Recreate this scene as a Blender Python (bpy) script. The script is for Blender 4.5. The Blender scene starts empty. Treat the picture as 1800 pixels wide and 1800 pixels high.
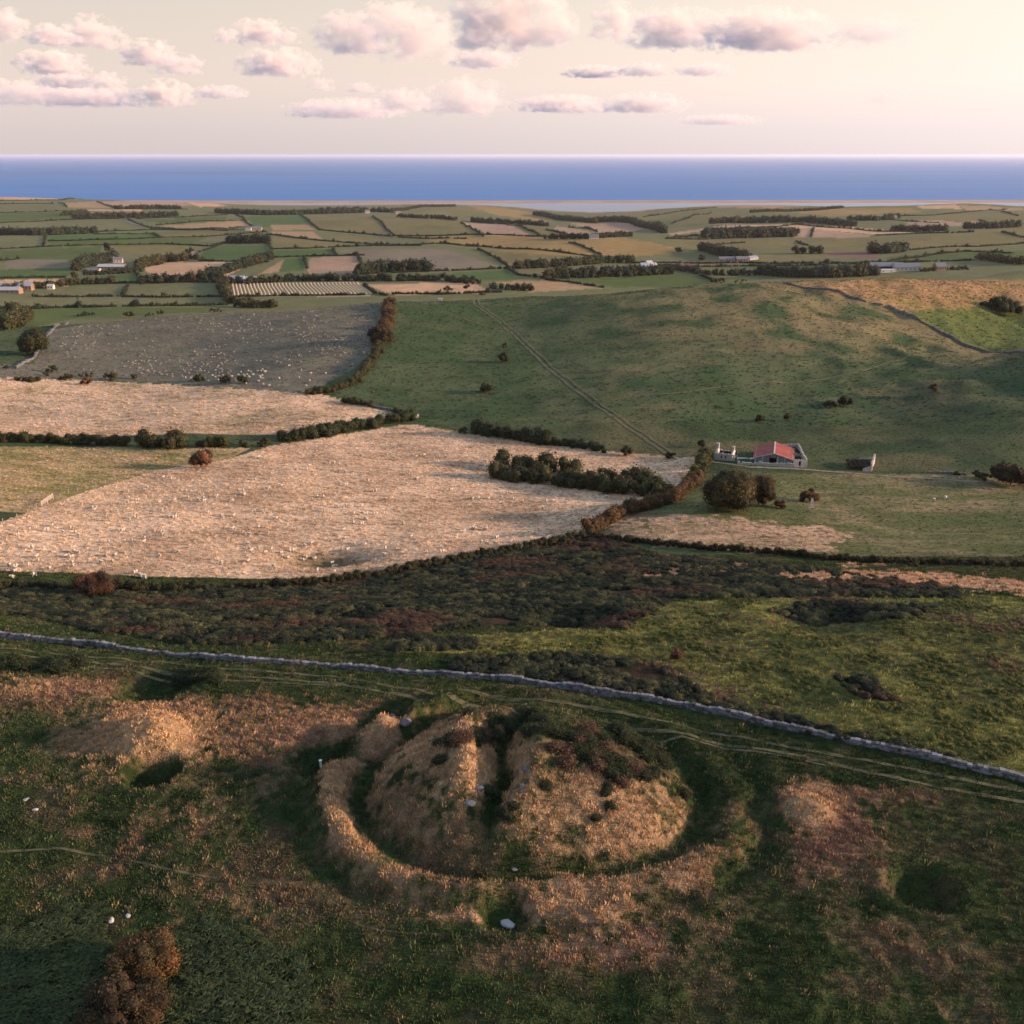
import bpy, math, random
import numpy as np
from mathutils import Vector
R = math.radians
random.seed(7); rng = np.random.default_rng(11)
scene = bpy.context.scene
C = scene.collection

# ------------------------------------------------------------------ camera
F = 900.0 / math.tan(R(27.0))            # focal length in photo pixels (1800 px frame)
PITCH = R(19.58); CH, SH = math.cos(PITCH), math.sin(PITCH)
CAMZ = 55.0
cam_data = bpy.data.cameras.new('camera'); cam_data.sensor_width = 36.0
cam_data.angle = R(54.0); cam_data.clip_start = 0.5; cam_data.clip_end = 600000.0
cam = bpy.data.objects.new('camera', cam_data); C.objects.link(cam)
cam.location = (0, 0, CAMZ); cam.rotation_euler = (math.pi/2 - PITCH, 0, 0)
scene.camera = cam

# ------------------------------------------------------------------ sun, sky, exposure
SUN_EL, SUN_BACK = R(12.5), R(4.0)         # low sun from the right, a touch behind the camera
sdir = Vector((math.cos(SUN_EL)*math.cos(SUN_BACK), -math.cos(SUN_EL)*math.sin(SUN_BACK), math.sin(SUN_EL)))
sl = bpy.data.lights.new('sun', 'SUN'); sl.energy = 4.4; sl.angle = R(2.5); sl.color = (1.0, 0.63, 0.40)
so = bpy.data.objects.new('sun', sl); C.objects.link(so); so.rotation_euler = sdir.to_track_quat('Z', 'Y').to_euler()
so.location = (200, -20, 120)
world = bpy.data.worlds.new('World'); scene.world = world; world.use_nodes = True
wn, wl = world.node_tree.nodes, world.node_tree.links
wn.clear()
sky = wn.new('ShaderNodeTexSky'); sky.sky_type = 'NISHITA'; sky.sun_disc = False
sky.sun_elevation = SUN_EL; sky.sun_rotation = math.atan2(sdir.x, sdir.y)
sky.air_density = 1.0; sky.dust_density = 0.2; sky.ozone_density = 3.0; sky.altitude = 200
EXPO = 1.12; SKYS = 0.15
bg = wn.new('ShaderNodeBackground'); bg.inputs['Strength'].default_value = SKYS
wo = wn.new('ShaderNodeOutputWorld')
# evening dust: a cream veil over the low sky all round, brighter towards the sun; sky overhead kept bright as added fill light
tc = wn.new('ShaderNodeTexCoord'); sep = wn.new('ShaderNodeSeparateXYZ'); wl.new(tc.outputs['Generated'], sep.inputs[0])
def lin(c): return [((x/255+.055)/1.055)**2.4 for x in c]
VEIL = [(0.0, (213, 199, 204)), (.02, (221, 204, 206)), (.06, (243, 217, 205)), (.10, (240, 218, 200)), (.15, (232, 216, 198)), (.30, (214, 211, 212)), (.7, (190, 202, 222))]
ramp = wn.new('ShaderNodeValToRGB'); E_ = ramp.color_ramp.elements
for i_, (p_, c_) in enumerate(VEIL):
    e_ = E_[0] if i_ == 0 else (E_[len(E_)-1] if i_ == len(VEIL)-1 else E_.new(p_)); e_.position = p_
    e_.color = (*[x/(2**EXPO*SKYS) for x in lin(c_)], 1)
wl.new(sep.outputs['Z'], ramp.inputs[0])
dot = wn.new('ShaderNodeVectorMath'); dot.operation = 'DOT_PRODUCT'; dot.inputs[1].default_value = sdir
wl.new(tc.outputs['Generated'], dot.inputs[0])
mr = wn.new('ShaderNodeMapRange'); mr.interpolation_type = 'SMOOTHSTEP'
mr.inputs[1].default_value = -.6; mr.inputs[2].default_value = 1.0; mr.inputs[3].default_value = .90; mr.inputs[4].default_value = 1.55
wl.new(dot.outputs['Value'], mr.inputs[0])
vm = wn.new('ShaderNodeVectorMath'); vm.operation = 'SCALE'; wl.new(ramp.outputs[0], vm.inputs[0]); wl.new(mr.outputs[0], vm.inputs['Scale'])
fr = wn.new('ShaderNodeMapRange'); fr.inputs[1].default_value = .12; fr.inputs[2].default_value = .6; fr.inputs[3].default_value = .92; fr.inputs[4].default_value = .7
wl.new(sep.outputs['Z'], fr.inputs[0])
mixw = wn.new('ShaderNodeMix'); mixw.data_type = 'RGBA'; wl.new(fr.outputs[0], mixw.inputs[0])
wl.new(sky.outputs[0], mixw.inputs[6]); wl.new(vm.outputs[0], mixw.inputs[7])
wl.new(mixw.outputs[2], bg.inputs['Color']); wl.new(bg.outputs[0], wo.inputs[0])
vs = scene.view_settings; vs.view_transform = 'Standard'; vs.look = 'None'; vs.gamma = 1.0; vs.exposure = EXPO
vs.use_curve_mapping = False
cy = scene.cycles
cy.use_denoising = True; cy.denoiser = 'OPENIMAGEDENOISE'
cy.max_bounces = 5; cy.diffuse_bounces = 2; cy.glossy_bounces = 2; cy.transmission_bounces = 3; cy.volume_bounces = 3
cy.transparent_max_bounces = 8; cy.sample_clamp_direct = 5.0; cy.sample_clamp_indirect = 2.5
cy.volume_step_rate = 1.0; cy.volume_max_steps = 128

# ------------------------------------------------------------------ helpers
def ray(px, py):
    xc = (np.asarray(px, float) - 900.0) / F; yc = (900.0 - np.asarray(py, float)) / F
    return xc, CH + yc*SH, -SH + yc*CH          # X, Y, Z components
def project(X, Y, Z):
    dz = Z - CAMZ
    depth = Y*CH - dz*SH; up = Y*SH + dz*CH
    depth = np.maximum(depth, 1e-3)
    return 900.0 + F*X/depth, 900.0 - F*up/depth
def hash2(ix, iy, s):
    n = (ix.astype(np.int64)*374761393 + iy.astype(np.int64)*668265263 + s*974634777) & 0x7fffffff
    n = ((n ^ (n >> 13)) * 1274126177) & 0x7fffffff
    return ((n ^ (n >> 16)) & 0xffff) / 65535.0
def vnoise(x, y, s=0):
    xi = np.floor(x); yi = np.floor(y); fx = x-xi; fy = y-yi
    fx = fx*fx*fx*(fx*(fx*6-15)+10); fy = fy*fy*fy*(fy*(fy*6-15)+10)
    a = hash2(xi, yi, s); b = hash2(xi+1, yi, s); c = hash2(xi, yi+1, s); d = hash2(xi+1, yi+1, s)
    return (a*(1-fx)+b*fx)*(1-fy) + (c*(1-fx)+d*fx)*fy
def fbm(x, y, s=0, o=4, g=0.5):
    r = 0; a = 1; t = 0
    ca, sa = math.cos(.6), math.sin(.6)
    for k in range(o):
        r = r + a*vnoise(x, y, s+k*17); t += a; a *= g
        x, y = (x*ca - y*sa)*2.03 + 5.2, (x*sa + y*ca)*2.03 + 1.7
    return r/t
def sstep(a, b, x):
    t = np.clip((x-a)/(b-a), 0, 1); return t*t*(3-2*t)
def inpoly(px, py, poly):
    poly = np.asarray(poly, float); r = np.zeros(np.shape(px), bool)
    x1, y1 = poly[-1]
    for x2, y2 in poly:
        c = ((y1 > py) != (y2 > py)) & (px < (x2-x1)*(py-y1)/(y2-y1+1e-12) + x1)
        r ^= c; x1, y1 = x2, y2
    return r

# ------------------------------------------------------------------ terrain
SEA = -170.0
ctrl = []                                     # (u=X/Y, Y, z)
def cz(px, py, z):
    x, y, d = ray(px, py); t = (z-CAMZ)/d; ctrl.append((x*t/(y*t), y*t, z))
def cY(px, py, Y):
    x, y, d = ray(px, py); t = Y/y; ctrl.append((x/y, Y, CAMZ + d*t))
def cw(px, Y, z):                              # unseen ground at this bearing
    x, y, d = ray(px, 600); ctrl.append((x/y, Y, z))
for px in (-500, 0, 450, 900, 1350, 1800, 2300):
    cz(px, 1790, 0.0); cz(px, 1500, 0.0); cw(px, 18, 0.5)
for a in [(0,1300,0),(450,1300,0),(900,1260,0),(1350,1340,0)]: cz(*a)
for a in [(-300,1090,-2.5),(0,1120,-2),(450,1160,-1.5),(900,1200,-1),(1350,1275,-1),(1800,1365,-.5),(2200,1430,-.5),
          (-300,1022,-23),(0,1022,-24),(250,1028,-25),(500,1022,-26),(700,1000,-26.5),(900,965,-27.5),(1050,935,-29),
          (300,1080,-12),(600,1080,-9),(900,1090,-8),(900,1030,-17),(1200,1050,-9),(1200,1000,-16.5),(1200,1150,-3),(1500,1180,-1.5),
          (1500,1050,-7),(1500,1000,-16),(1800,1050,-6),(1800,1010,-13),(2200,1010,-12),(1800,1200,-1),
          (1200,960,-24),(1500,980,-21),(1800,990,-19),(2300,980,-16),(1150,930,-27),(1300,880,-31),(1500,900,-31.5),(1800,920,-30),
          (1300,830,-35),(1500,830,-36),(1800,850,-36),(2300,850,-32),
          (0,930,-24.5),(300,930,-27.5),(600,930,-30.5),(900,900,-34),(-300,900,-24),(200,860,-29.5),(400,810,-33),(700,850,-34.5),(1000,860,-36),
          (700,750,-36.5),(1000,790,-37),(1180,805,-36.5),(0,780,-33),(400,775,-35),(-300,760,-31)]: cz(*a)
for a in [(0,720,385),(0,665,425),(300,680,418),(560,690,395),(150,700,400),(-300,660,430),
          (60,640,462),(300,662,440),(540,690,396),(650,620,455),(100,580,575),(300,556,592),(650,535,580),(350,610,502),
          (0,600,520),(0,560,760),(-300,560,760)]: cY(*a)
for a in [(900,740,-36),(700,720,-36.5),(1200,790,-36.5),(1500,790,-36.5),(1790,840,-36)]: cz(*a)
for a in [(900,640,448),(900,580,528),(900,522,640),(700,640,440),(700,560,550),(690,532,600),(1200,690,380),(1200,600,468),(1200,505,610),
          (1500,700,390),(1500,640,440),(1500,560,530),(1430,495,630),(1790,760,324),(1790,720,352),(1790,645,402),(1750,618,515),
          (1790,560,600),(1790,520,660),(1790,475,740),(1600,545,570),(1600,489,670),(2300,640,405),(2300,480,800)]: cY(*a)
for px, Y in [(100,575),(300,594),(470,590),(650,582),(900,642),(1050,628),(1200,612),(1430,632),(1600,673),(1790,745),(2300,810)]:
    cw(px, Y+115, -57); cw(px, Y+270, -75)
cw(-300, 900, -70)
for a in [(0,530,-74),(0,480,-86),(0,440,-95),(0,400,-106),(0,370,-115),(0,346,-118),(200,540,-76),(200,480,-88),(200,430,-97),
          (200,380,-115),(200,352,-138),(450,520,-79),(450,470,-90),(450,430,-97),(450,390,-112),(450,368,-140),(440,357,-178),
          (650,505,-80),(650,450,-92),(650,400,-106),(650,375,-122),(620,363,-160),(900,505,-80),(900,460,-90),(900,430,-93),(900,400,-107),
          (860,376,-135),(900,364,-165),(1100,495,-80),(1100,450,-90),(1100,420,-85),(1100,403,-118),(1100,385,-140),(1000,369,-178),(1060,371,-177),(940,366,-175),
          (1250,470,-86),(1250,430,-92),(1250,400,-108),(1250,378,-112),(1120,372,-160),(1500,470,-84),(1500,440,-88),(1500,405,-100),(1500,385,-104),
          (1750,465,-80),(1750,430,-84),(1750,400,-91),(1750,380,-96),(2300,440,-75),(2300,380,-85),(-300,440,-90),(-300,346,-110)]: cz(*a)
for a in [(1250,361,4300),(1400,361,4250),(1530,363,4000),(1680,359,3800),(1800,365,3600),(2300,362,3700)]: cY(*a)
for px in (-400, 0, 200, 450, 700, 900, 1100): cw(px, 5750, -180); cw(px, 7000, -184)
for px in (1250, 1500, 1750, 2300): cw(px, 5000, -178); cw(px, 5750, -180); cw(px, 7000, -184)
ctrl = np.array(ctrl)
def tpsk(a, b):
    d2 = ((a[:, None, :]-b[None, :, :])**2).sum(-1)
    return 0.5*d2*np.log(d2+1e-12)
def tc2(u, Y): return np.stack([u*2.2, np.log(Y)*1.6], -1)
P_ = tc2(ctrl[:, 0], ctrl[:, 1]); n_ = len(P_)
A_ = np.zeros((n_+3, n_+3)); A_[:n_, :n_] = tpsk(P_, P_) + 4e-4*np.eye(n_)
A_[:n_, n_] = 1; A_[:n_, n_+1:] = P_; A_[n_, :n_] = 1; A_[n_+1:, :n_] = P_.T
# shape is fitted to slope-like values so that near detail and far relief weigh alike
V_ = (ctrl[:, 2]-CAMZ)/ctrl[:, 1]
W_ = np.linalg.solve(A_, np.concatenate([V_, np.zeros(3)]))
GU = np.linspace(-1.7, 1.7, 341); GL = np.linspace(math.log(14), math.log(7200), 1001)
gz = np.zeros((len(GL), len(GU)))
for i0 in range(0, len(GL), 50):
    LL, UU = np.meshgrid(GL[i0:i0+50], GU, indexing='ij')
    q = np.stack([UU.ravel()*2.2, LL.ravel()*1.6], -1)
    gz[i0:i0+50] = (tpsk(q, P_) @ W_[:n_] + W_[n_] + q @ W_[n_+1:]).reshape(LL.shape)
gz = gz*np.exp(GL)[:, None] + CAMZ
gz[np.exp(GL) > 5900] = np.minimum(gz[np.exp(GL) > 5900], -178)
def base_h(X, Y):
    Yc = np.clip(Y, 14.5, 7100)
    a = np.clip((X/Yc+1.7)/3.4*(len(GU)-1), 0, len(GU)-1.001); b = np.clip((np.log(Yc)-GL[0])/(GL[-1]-GL[0])*(len(GL)-1), 0, len(GL)-1.001)
    ai = a.astype(int); bi = b.astype(int); fa = a-ai; fb = b-bi
    return (gz[bi, ai]*(1-fa)+gz[bi, ai+1]*fa)*(1-fb) + (gz[bi+1, ai]*(1-fa)+gz[bi+1, ai+1]*fa)*fb
def gauss(X, Y, x, y, r): return np.exp(-((X-x)**2+(Y-y)**2)/(r*r))
def flatpt(px, py, z=0.0):
    x, y, d = ray(px, py); t = (z-CAMZ)/d; return float(x*t), float(y*t)
BX, BY = 1.7, 79.6                            # barrow centre
_f = lambda px, py, z=0: flatpt(px, py, z)
PITS = [(_f(268,1358), 2.2, -2.1), (_f(268,1196), 4.0, -1.5), (_f(692,1262), 1.6, -1.8), (_f(590,1318), 3.6, -1.6), (_f(1622,1566), 2.3, -2.0),
        (_f(890,1610), 1.7, -1.35), (_f(1000,1092,-8), 6.0, -1.8), (_f(1450,1078,-4), 7.0, -1.6), (_f(180,1490), 3.5, -.4), (_f(600,1085,-9), 5.5, -1.6)]
HUMPS = [(_f(268,1288,1), 3.1, 2.5), (_f(225,1292), 6.5, .3), (_f(1422,1422,.6), 1.9, 1.3), (_f(1250,1590), 1.0, .5), (_f(60,1195), 6.0, .25), (_f(420,1190), 7.0, .2),
         (_f(1540,1250), 9.0, .5), (_f(960,1240), 3.0, .4), (_f(740,1150,-3), 6, .8)]
TX0, TY0 = _f(846,1562); TX1, TY1 = _f(904,1262)
def barrow_coords(X, Y):
    dx, dy = X-BX, Y-BY; ph = np.arctan2(dx, -dy)
    r = np.hypot(dx/1.06, dy/0.98) * (1 + 0.025*np.sin(3*ph+1) + .02*np.sin(5*ph))
    tx, ty = TX1-TX0, TY1-TY0; L = math.hypot(tx, ty)
    s = ((X-TX0)*tx + (Y-TY0)*ty)/L; d = ((X-TX0)*ty - (Y-TY0)*tx)/L + .35*np.sin(s*.45)
    return r, ph, s, d
def barrow(X, Y):
    dx, dy = X-BX, Y-BY
    ph = np.arctan2(dx, -dy)                  # 0 = towards the camera, + = right
    r = np.hypot(dx/1.06, dy/0.98) * (1 + 0.025*np.sin(3*ph+1) + .02*np.sin(5*ph))
    h = 4.8*np.clip(1-(r/13.6)**2, 0, 1)**0.9 + .5*(fbm(X*.28, Y*.28, 15, 3)-.5)*(r < 13)
    ring = .35+.75*np.exp(-((ph+1.7)/1.0)**2)+.45*np.exp(-((ph-1.7)/.8)**2)
    fs = np.exp(-(ph/.55)**2)                 # the front of the ring lies closer in
    h = h - .85*np.clip(ring, 0, 1)*np.exp(-((r-14.7+1.2*fs)/1.25)**2)*(.7+.6*fbm(X*.2, Y*.2, 6, 2))
    left = np.exp(-((ph+1.75)/0.9)**2) + .7*np.exp(-((ph+.8)/.45)**2)
    hump = np.exp(-((ph-.30)/.26)**2)
    right = np.exp(-((ph-1.2)/.5)**2)
    back = np.exp(-((np.abs(ph)-2.8)/.6)**2)*np.where(ph < 0, 2.0, 1.0)
    amp = 1.05*np.clip(left, 0, 1)*(.7+.6*vnoise(ph*2.5, r*0, 4)) + .75*np.exp(-((ph+.2)/.4)**2) + .45*hump + .55*right*(.4+1.2*vnoise(ph*4, r*0, 8)) + .35*back
    rb = r + 1.7*fs + (fbm(X*.22, Y*.22, 18, 3)-.5)*1.1
    h = h + .95*np.exp(-((r-19.7+(fbm(X*.3, Y*.3, 19, 2)-.5))/1.0)**2)*np.exp(-((ph-.28)/.3)**2) + .4*np.exp(-((r-19.9)/.9)**2)*np.exp(-((ph+.5)/.25)**2)
    h = h + amp*np.exp(-((rb-17.2)/1.3)**2)*(0.6+.8*fbm(X*.3, Y*.3, 5, 3))
    h = h - 0.55*np.clip(left+right*.7+.4, 0, 1)*np.exp(-((r-19.9)/1.2)**2)
    # the trench cut through the mound, with spoil along its lips
    tx, ty = TX1-TX0, TY1-TY0; L = math.hypot(tx, ty)
    s = ((X-TX0)*tx + (Y-TY0)*ty)/L; d = ((X-TX0)*ty - (Y-TY0)*tx)/L + .35*np.sin(s*.45)
    along = sstep(.5, 4.5, s)*(1-sstep(22, 28, s))
    deep = np.clip(h, 0, 9)
    h = h - along*np.minimum(deep*(.50+.32*sstep(7, 13, s)), 3.6)*np.exp(-(np.abs(d)/(.55+.095*np.clip(s, 0, 16)))**1.8)
    lip = along*sstep(6, 11, s)*(1-sstep(18, 23, s))
    h = h + lip*(0.7*np.exp(-((d-3.2)/1.2)**2) + 0.8*np.exp(-((d+3.3)/1.4)**2))
    return h
def height(X, Y):
    X = np.asarray(X, float); Y = np.asarray(Y, float)
    h = base_h(X, Y)
    near = 1-sstep(150, 230, Y)
    h = h + near*((fbm(X*.045, Y*.045, 3, 3)-.5)*.35 + (fbm(X*.3, Y*.3, 31, 3)-.5)*.42 + (vnoise(X*1.5, Y*1.5, 9)-.5)*.10)
    m = np.hypot(X-BX, Y-BY) < 26
    if m.any():
        b = np.zeros_like(h); b[m] = barrow(X[m], Y[m]); h = h + b
    for (x, y), r, a in PITS + HUMPS:
        m = (np.abs(X-x) < 3*r) & (np.abs(Y-y) < 3*r)
        if m.any():
            q = ((X[m]-x)**2+(Y[m]-y)**2)/(r*r)
            d = a*np.exp(-q**1.5) - (a*.13*np.exp(-((np.sqrt(q)-1.45)/.35)**2) if a < 0 else 0)
            h[m] = h[m] + d
    mid = sstep(190, 260, Y)*(1-sstep(640, 760, Y))
    h = h + mid*((fbm(X*.018, Y*.018, 21, 3)-.5)*3.0 + (fbm(X*.09, Y*.09, 22, 3)-.5)*.55)
    hill = sstep(330, 400, Y)*(1-sstep(620, 700, Y))*sstep(40, 130, X)
    rg = 1-np.abs(2*fbm(X*.03, Y*.022, 44, 3)-1)
    h = h + hill*(rg-.75)*(2.6+3.4*sstep(120, 260, X))
    x, y = FIELD_PIT
    q = ((X-x)**2/90+(Y-y)**2/50); h = h - 4.0*np.exp(-q)
    far = sstep(800, 1100, Y)*(1-sstep(4000, 4700, Y))
    h = h + far*(fbm(X*.0035, Y*.003, 23, 3)-.5)*16
    return h
FIELD_PIT = _f(575, 972, -28.5)
def hit(px, py, y0=30.0, y1=6800.0):
    """first point where the bearings through photo pixels meet the ground (vectorised)"""
    px = np.atleast_1d(np.asarray(px, float)); py = np.atleast_1d(np.asarray(py, float))
    x, y, d = ray(px, py)
    lo = np.full(px.shape, y0); hi = np.full(px.shape, y1); done = np.zeros(px.shape, bool)
    Ys = np.exp(np.linspace(math.log(y0), math.log(y1), 420)); prev = np.full(px.shape, y0)
    for Y in Ys:
        z = CAMZ + d/y*Y; below = (z < height(x/y*Y, np.full(px.shape, Y))) & ~done
        lo[below] = prev[below]; hi[below] = Y; done |= below; prev[:] = Y
    for _ in range(22):
        m = .5*(lo+hi); z = CAMZ + d/y*m; b = z < height(x/y*m, m)
        hi = np.where(b, m, hi); lo = np.where(b, lo, m)
    X = x/y*hi
    return np.stack([X, hi, height(X, hi)], -1)
# height raster used only to find first hits quickly
_LL, _UU = np.meshgrid(np.exp(GL), GU, indexing='ij')
gfull = height((_UU*_LL).ravel(), _LL.ravel()).reshape(_LL.shape)
def fast_h(u, Y):
    a = np.clip((u+1.7)/3.4*(len(GU)-1), 0, len(GU)-1.001); b = np.clip((np.log(Y)-GL[0])/(GL[-1]-GL[0])*(len(GL)-1), 0, len(GL)-1.001)
    ai = a.astype(int); bi = b.astype(int); fa = a-ai; fb = b-bi
    return (gfull[bi, ai]*(1-fa)+gfull[bi, ai+1]*fa)*(1-fb) + (gfull[bi+1, ai]*(1-fa)+gfull[bi+1, ai+1]*fa)*fb
def hit(px, py, y0=30.0, y1=6500.0):
    px = np.atleast_1d(np.asarray(px, float)); py = np.atleast_1d(np.asarray(py, float))
    x, y, d = ray(px, py); u = x/y; s = d/y
    Ys = np.exp(np.linspace(math.log(y0), math.log(y1), 900))
    lo = np.full(px.shape, y0); hi = np.full(px.shape, y1); done = np.zeros(px.shape, bool); prev = y0
    for i0 in range(0, len(px), 400):
        w = slice(i0, i0+400); UU, YY = np.meshgrid(u[w], Ys, indexing='ij')
        B = CAMZ+s[w][:, None]*YY < fast_h(UU, YY); k = np.argmax(B, 1); ok = B.any(1) & (k > 0)
        lo[w] = np.where(ok, Ys[np.maximum(k-1, 0)]*.995, lo[w]); hi[w] = np.where(ok, Ys[k]*1.005, hi[w])
    for _ in range(18):
        m = .5*(lo+hi); b = CAMZ+s*m < height(u*m, m)
        hi = np.where(b, m, hi); lo = np.where(b, lo, m)
    return np.stack([u*hi, hi, height(u*hi, hi)], -1)
def hit1(px, py): return Vector(hit(px, py)[0])

# ------------------------------------------------------------------ object helpers
def tag(o, label=None, cat=None, group=None, kind=None):
    if label: o['label'] = label
    if cat: o['category'] = cat
    if group: o['group'] = group
    if kind: o['kind'] = kind
    return o
def link(o, parent=None):
    C.objects.link(o)
    if parent is not None: o.parent = parent
    return o
def empty(name, loc, rz=0.0, label=None, cat=None, group=None):
    o = bpy.data.objects.new(name, None); o.empty_display_size = 0.3
    o.location = loc; o.rotation_euler = (0, 0, rz); C.objects.link(o)
    return tag(o, label, cat, group)
def mesh_np(name, v, f, mats, smooth=False, col=None, fmat=None):
    v = np.ascontiguousarray(v, np.float32); f = np.ascontiguousarray(f, np.int32)
    me = bpy.data.meshes.new(name); k = f.shape[1]
    me.vertices.add(len(v)); me.vertices.foreach_set('co', v.ravel())
    me.loops.add(f.size); me.loops.foreach_set('vertex_index', f.ravel())
    me.polygons.add(len(f)); me.polygons.foreach_set('loop_start', np.arange(0, f.size, k, dtype=np.int32))
    try: me.polygons.foreach_set('loop_total', np.full(len(f), k, np.int32))
    except Exception: pass
    me.polygons.foreach_set('use_smooth', np.full(len(f), smooth, bool))
    for m in (mats if isinstance(mats, (list, tuple)) else [mats]): me.materials.append(m)
    if fmat is not None: me.polygons.foreach_set('material_index', np.asarray(fmat, np.int32))
    if col is not None:
        a = me.color_attributes.new('col', 'FLOAT_COLOR', 'POINT')
        a.data.foreach_set('color', np.concatenate([col, np.ones((len(v), 1))], 1).astype(np.float32).ravel())
    me.update(calc_edges=True)
    return me
class Acc:
    def __init__(s): s.v = []; s.f = []; s.c = []; s.n = 0
    def add(s, v, f, c=None):
        s.v.append(v); s.f.append(np.asarray(f)+s.n); s.n += len(v)
        if c is not None: s.c.append(np.broadcast_to(np.asarray(c, float), (len(v), 3)))
    def box(s, x0, x1, y0, y1, z0, z1, rz=0, at=(0, 0, 0), c=None):
        v = np.array([(x, y, z) for z in (z0, z1) for y in (y0, y1) for x in (x0, x1)], float)
        ca, sa = math.cos(rz), math.sin(rz); v = np.stack([v[:, 0]*ca-v[:, 1]*sa, v[:, 0]*sa+v[:, 1]*ca, v[:, 2]], -1)+np.array(at)
        q = [(0,2,3,1),(4,5,7,6),(0,1,5,4),(2,6,7,3),(0,4,6,2),(1,3,7,5)]
        s.add(v, [t for a in q for t in ((a[0],a[1],a[2]),(a[0],a[2],a[3]))], c)
    def poly_prism(s, pts, thick, c=None):
        """pts: planar outline in 3D (n,3); thick: vector"""
        p = np.array(pts, float); n = len(p); v = np.concatenate([p, p+np.array(thick)])
        f = [(0, i, i+1) for i in range(1, n-1)] + [(n, n+i+1, n+i) for i in range(1, n-1)]
        for i in range(n):
            j = (i+1) % n; f += [(i, i+n, j+n), (i, j+n, j)]
        s.add(v, f, c)
    def mesh(s, name, mat, smooth=False):
        return mesh_np(name, np.concatenate(s.v), np.concatenate(s.f), mat, smooth, np.concatenate(s.c) if s.c else None)
    def build(s, name, mat, parent=None, smooth=False):
        return link(bpy.data.objects.new(name, s.mesh(name, mat, smooth)), parent)

# ------------------------------------------------------------------ materials
def newmat(name):
    m = bpy.data.materials.new(name); m.use_nodes = True
    n, l = m.node_tree.nodes, m.node_tree.links
    return m, n, l, n['Principled BSDF']
def noise_mul(n, l, col, scale, lo, hi, detail=4, coord='Object'):
    t = n.new('ShaderNodeTexCoord'); z = n.new('ShaderNodeTexNoise'); z.inputs['Scale'].default_value = scale; z.inputs['Detail'].default_value = detail
    l.new(t.outputs[coord], z.inputs['Vector'])
    mr = n.new('ShaderNodeMapRange'); mr.inputs[1].default_value = .25; mr.inputs[2].default_value = .75; mr.inputs[3].default_value = lo; mr.inputs[4].default_value = hi
    l.new(z.outputs[0], mr.inputs[0])
    mx = n.new('ShaderNodeMix'); mx.data_type = 'RGBA'; mx.blend_type = 'MULTIPLY'; mx.inputs[0].default_value = 1
    if hasattr(col, 'links'): l.new(col, mx.inputs[6])
    else: mx.inputs[6].default_value = (*col, 1)
    cb = n.new('ShaderNodeCombineColor')
    for i in range(3): l.new(mr.outputs[0], cb.inputs[i])
    l.new(cb.outputs[0], mx.inputs[7])
    return mx.outputs[2], z
def plain(name, col, rough=.8, scale=1.5, lo=.75, hi=1.2, bump=0.0, spec=.3, metallic=0.0):
    m, n, l, b = newmat(name)
    c, z = noise_mul(n, l, col, scale, lo, hi); l.new(c, b.inputs['Base Color'])
    b.inputs['Roughness'].default_value = rough; b.inputs['Specular IOR Level'].default_value = spec; b.inputs['Metallic'].default_value = metallic
    if bump:
        bp = n.new('ShaderNodeBump'); bp.inputs['Strength'].default_value = bump; bp.inputs['Distance'].default_value = .1
        l.new(z.outputs[0], bp.inputs['Height']); l.new(bp.outputs[0], b.inputs['Normal'])
    return m
def foliage(name, src='col', transl=.25, tint=None):
    """leaf material; colour comes from mesh colour, instance tint or a fixed colour"""
    m, n, l, b = newmat(name)
    if tint is not None:
        ri = n.new('ShaderNodeRGB'); ri.outputs[0].default_value = (*tint, 1); c = ri.outputs[0]
    else:
        a = n.new('ShaderNodeAttribute'); a.attribute_name = 'tint' if src == 'inst' else 'col'
        if src == 'inst': a.attribute_type = 'INSTANCER'
        c = a.outputs['Color']
    if src == 'inst':
        a2 = n.new('ShaderNodeAttribute'); a2.attribute_name = 'col'
        mx = n.new('ShaderNodeMix'); mx.data_type = 'RGBA'; mx.blend_type = 'MULTIPLY'; mx.inputs[0].default_value = 1
        l.new(c, mx.inputs[6]); l.new(a2.outputs['Color'], mx.inputs[7]); c = mx.outputs[2]
    l.new(c, b.inputs['Base Color']); b.inputs['Roughness'].default_value = .7; b.inputs['Specular IOR Level'].default_value = .15
    if transl <= 0: return m
    tr = n.new('ShaderNodeBsdfTranslucent'); l.new(c, tr.inputs[0])
    ms = n.new('ShaderNodeMixShader'); ms.inputs[0].default_value = transl
    l.new(b.outputs[0], ms.inputs[1]); l.new(tr.outputs[0], ms.inputs[2])
    l.new(ms.outputs[0], n['Material Output'].inputs['Surface'])
    return m
M_LEAF = foliage('leaf'); M_GRASS = foliage('grass_blade', 'inst', 0); M_LEAFI = foliage('leaf_instanced', 'inst', .15)
M_STONE = plain('grey_stone', (.34, .33, .32), .9, 3.0, .6, 1.25, .3)
M_PALE = plain('pale_stone', (.44, .42, .38), .9, 1.2, .6, 1.2, .3)
M_WOOD = plain('weathered_timber', (.17, .18, .19), .85, 2.0, .5, 1.3)
M_WHITE = plain('white_paint', (.7, .7, .68), .7, 1.0, .85, 1.1)
M_DARK = plain('dark_opening', (.012, .012, .012), .9, 1.0)
M_SLATE = plain('slate_roof', (.13, .14, .17), .6, .3, .8, 1.2)
M_SHEET = plain('pale_sheet_roof', (.33, .35, .38), .5, .15, .85, 1.1)
M_BARK = plain('bark', (.08, .06, .045), .9, 4, .6, 1.2)
M_WALLFAR = plain('far_house_wall', (.45, .40, .34), .9, .4, .8, 1.15)
M_TRACK = plain('track_earth', (.20, .17, .115), .95, .7, .55, 1.3, .3)

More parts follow.
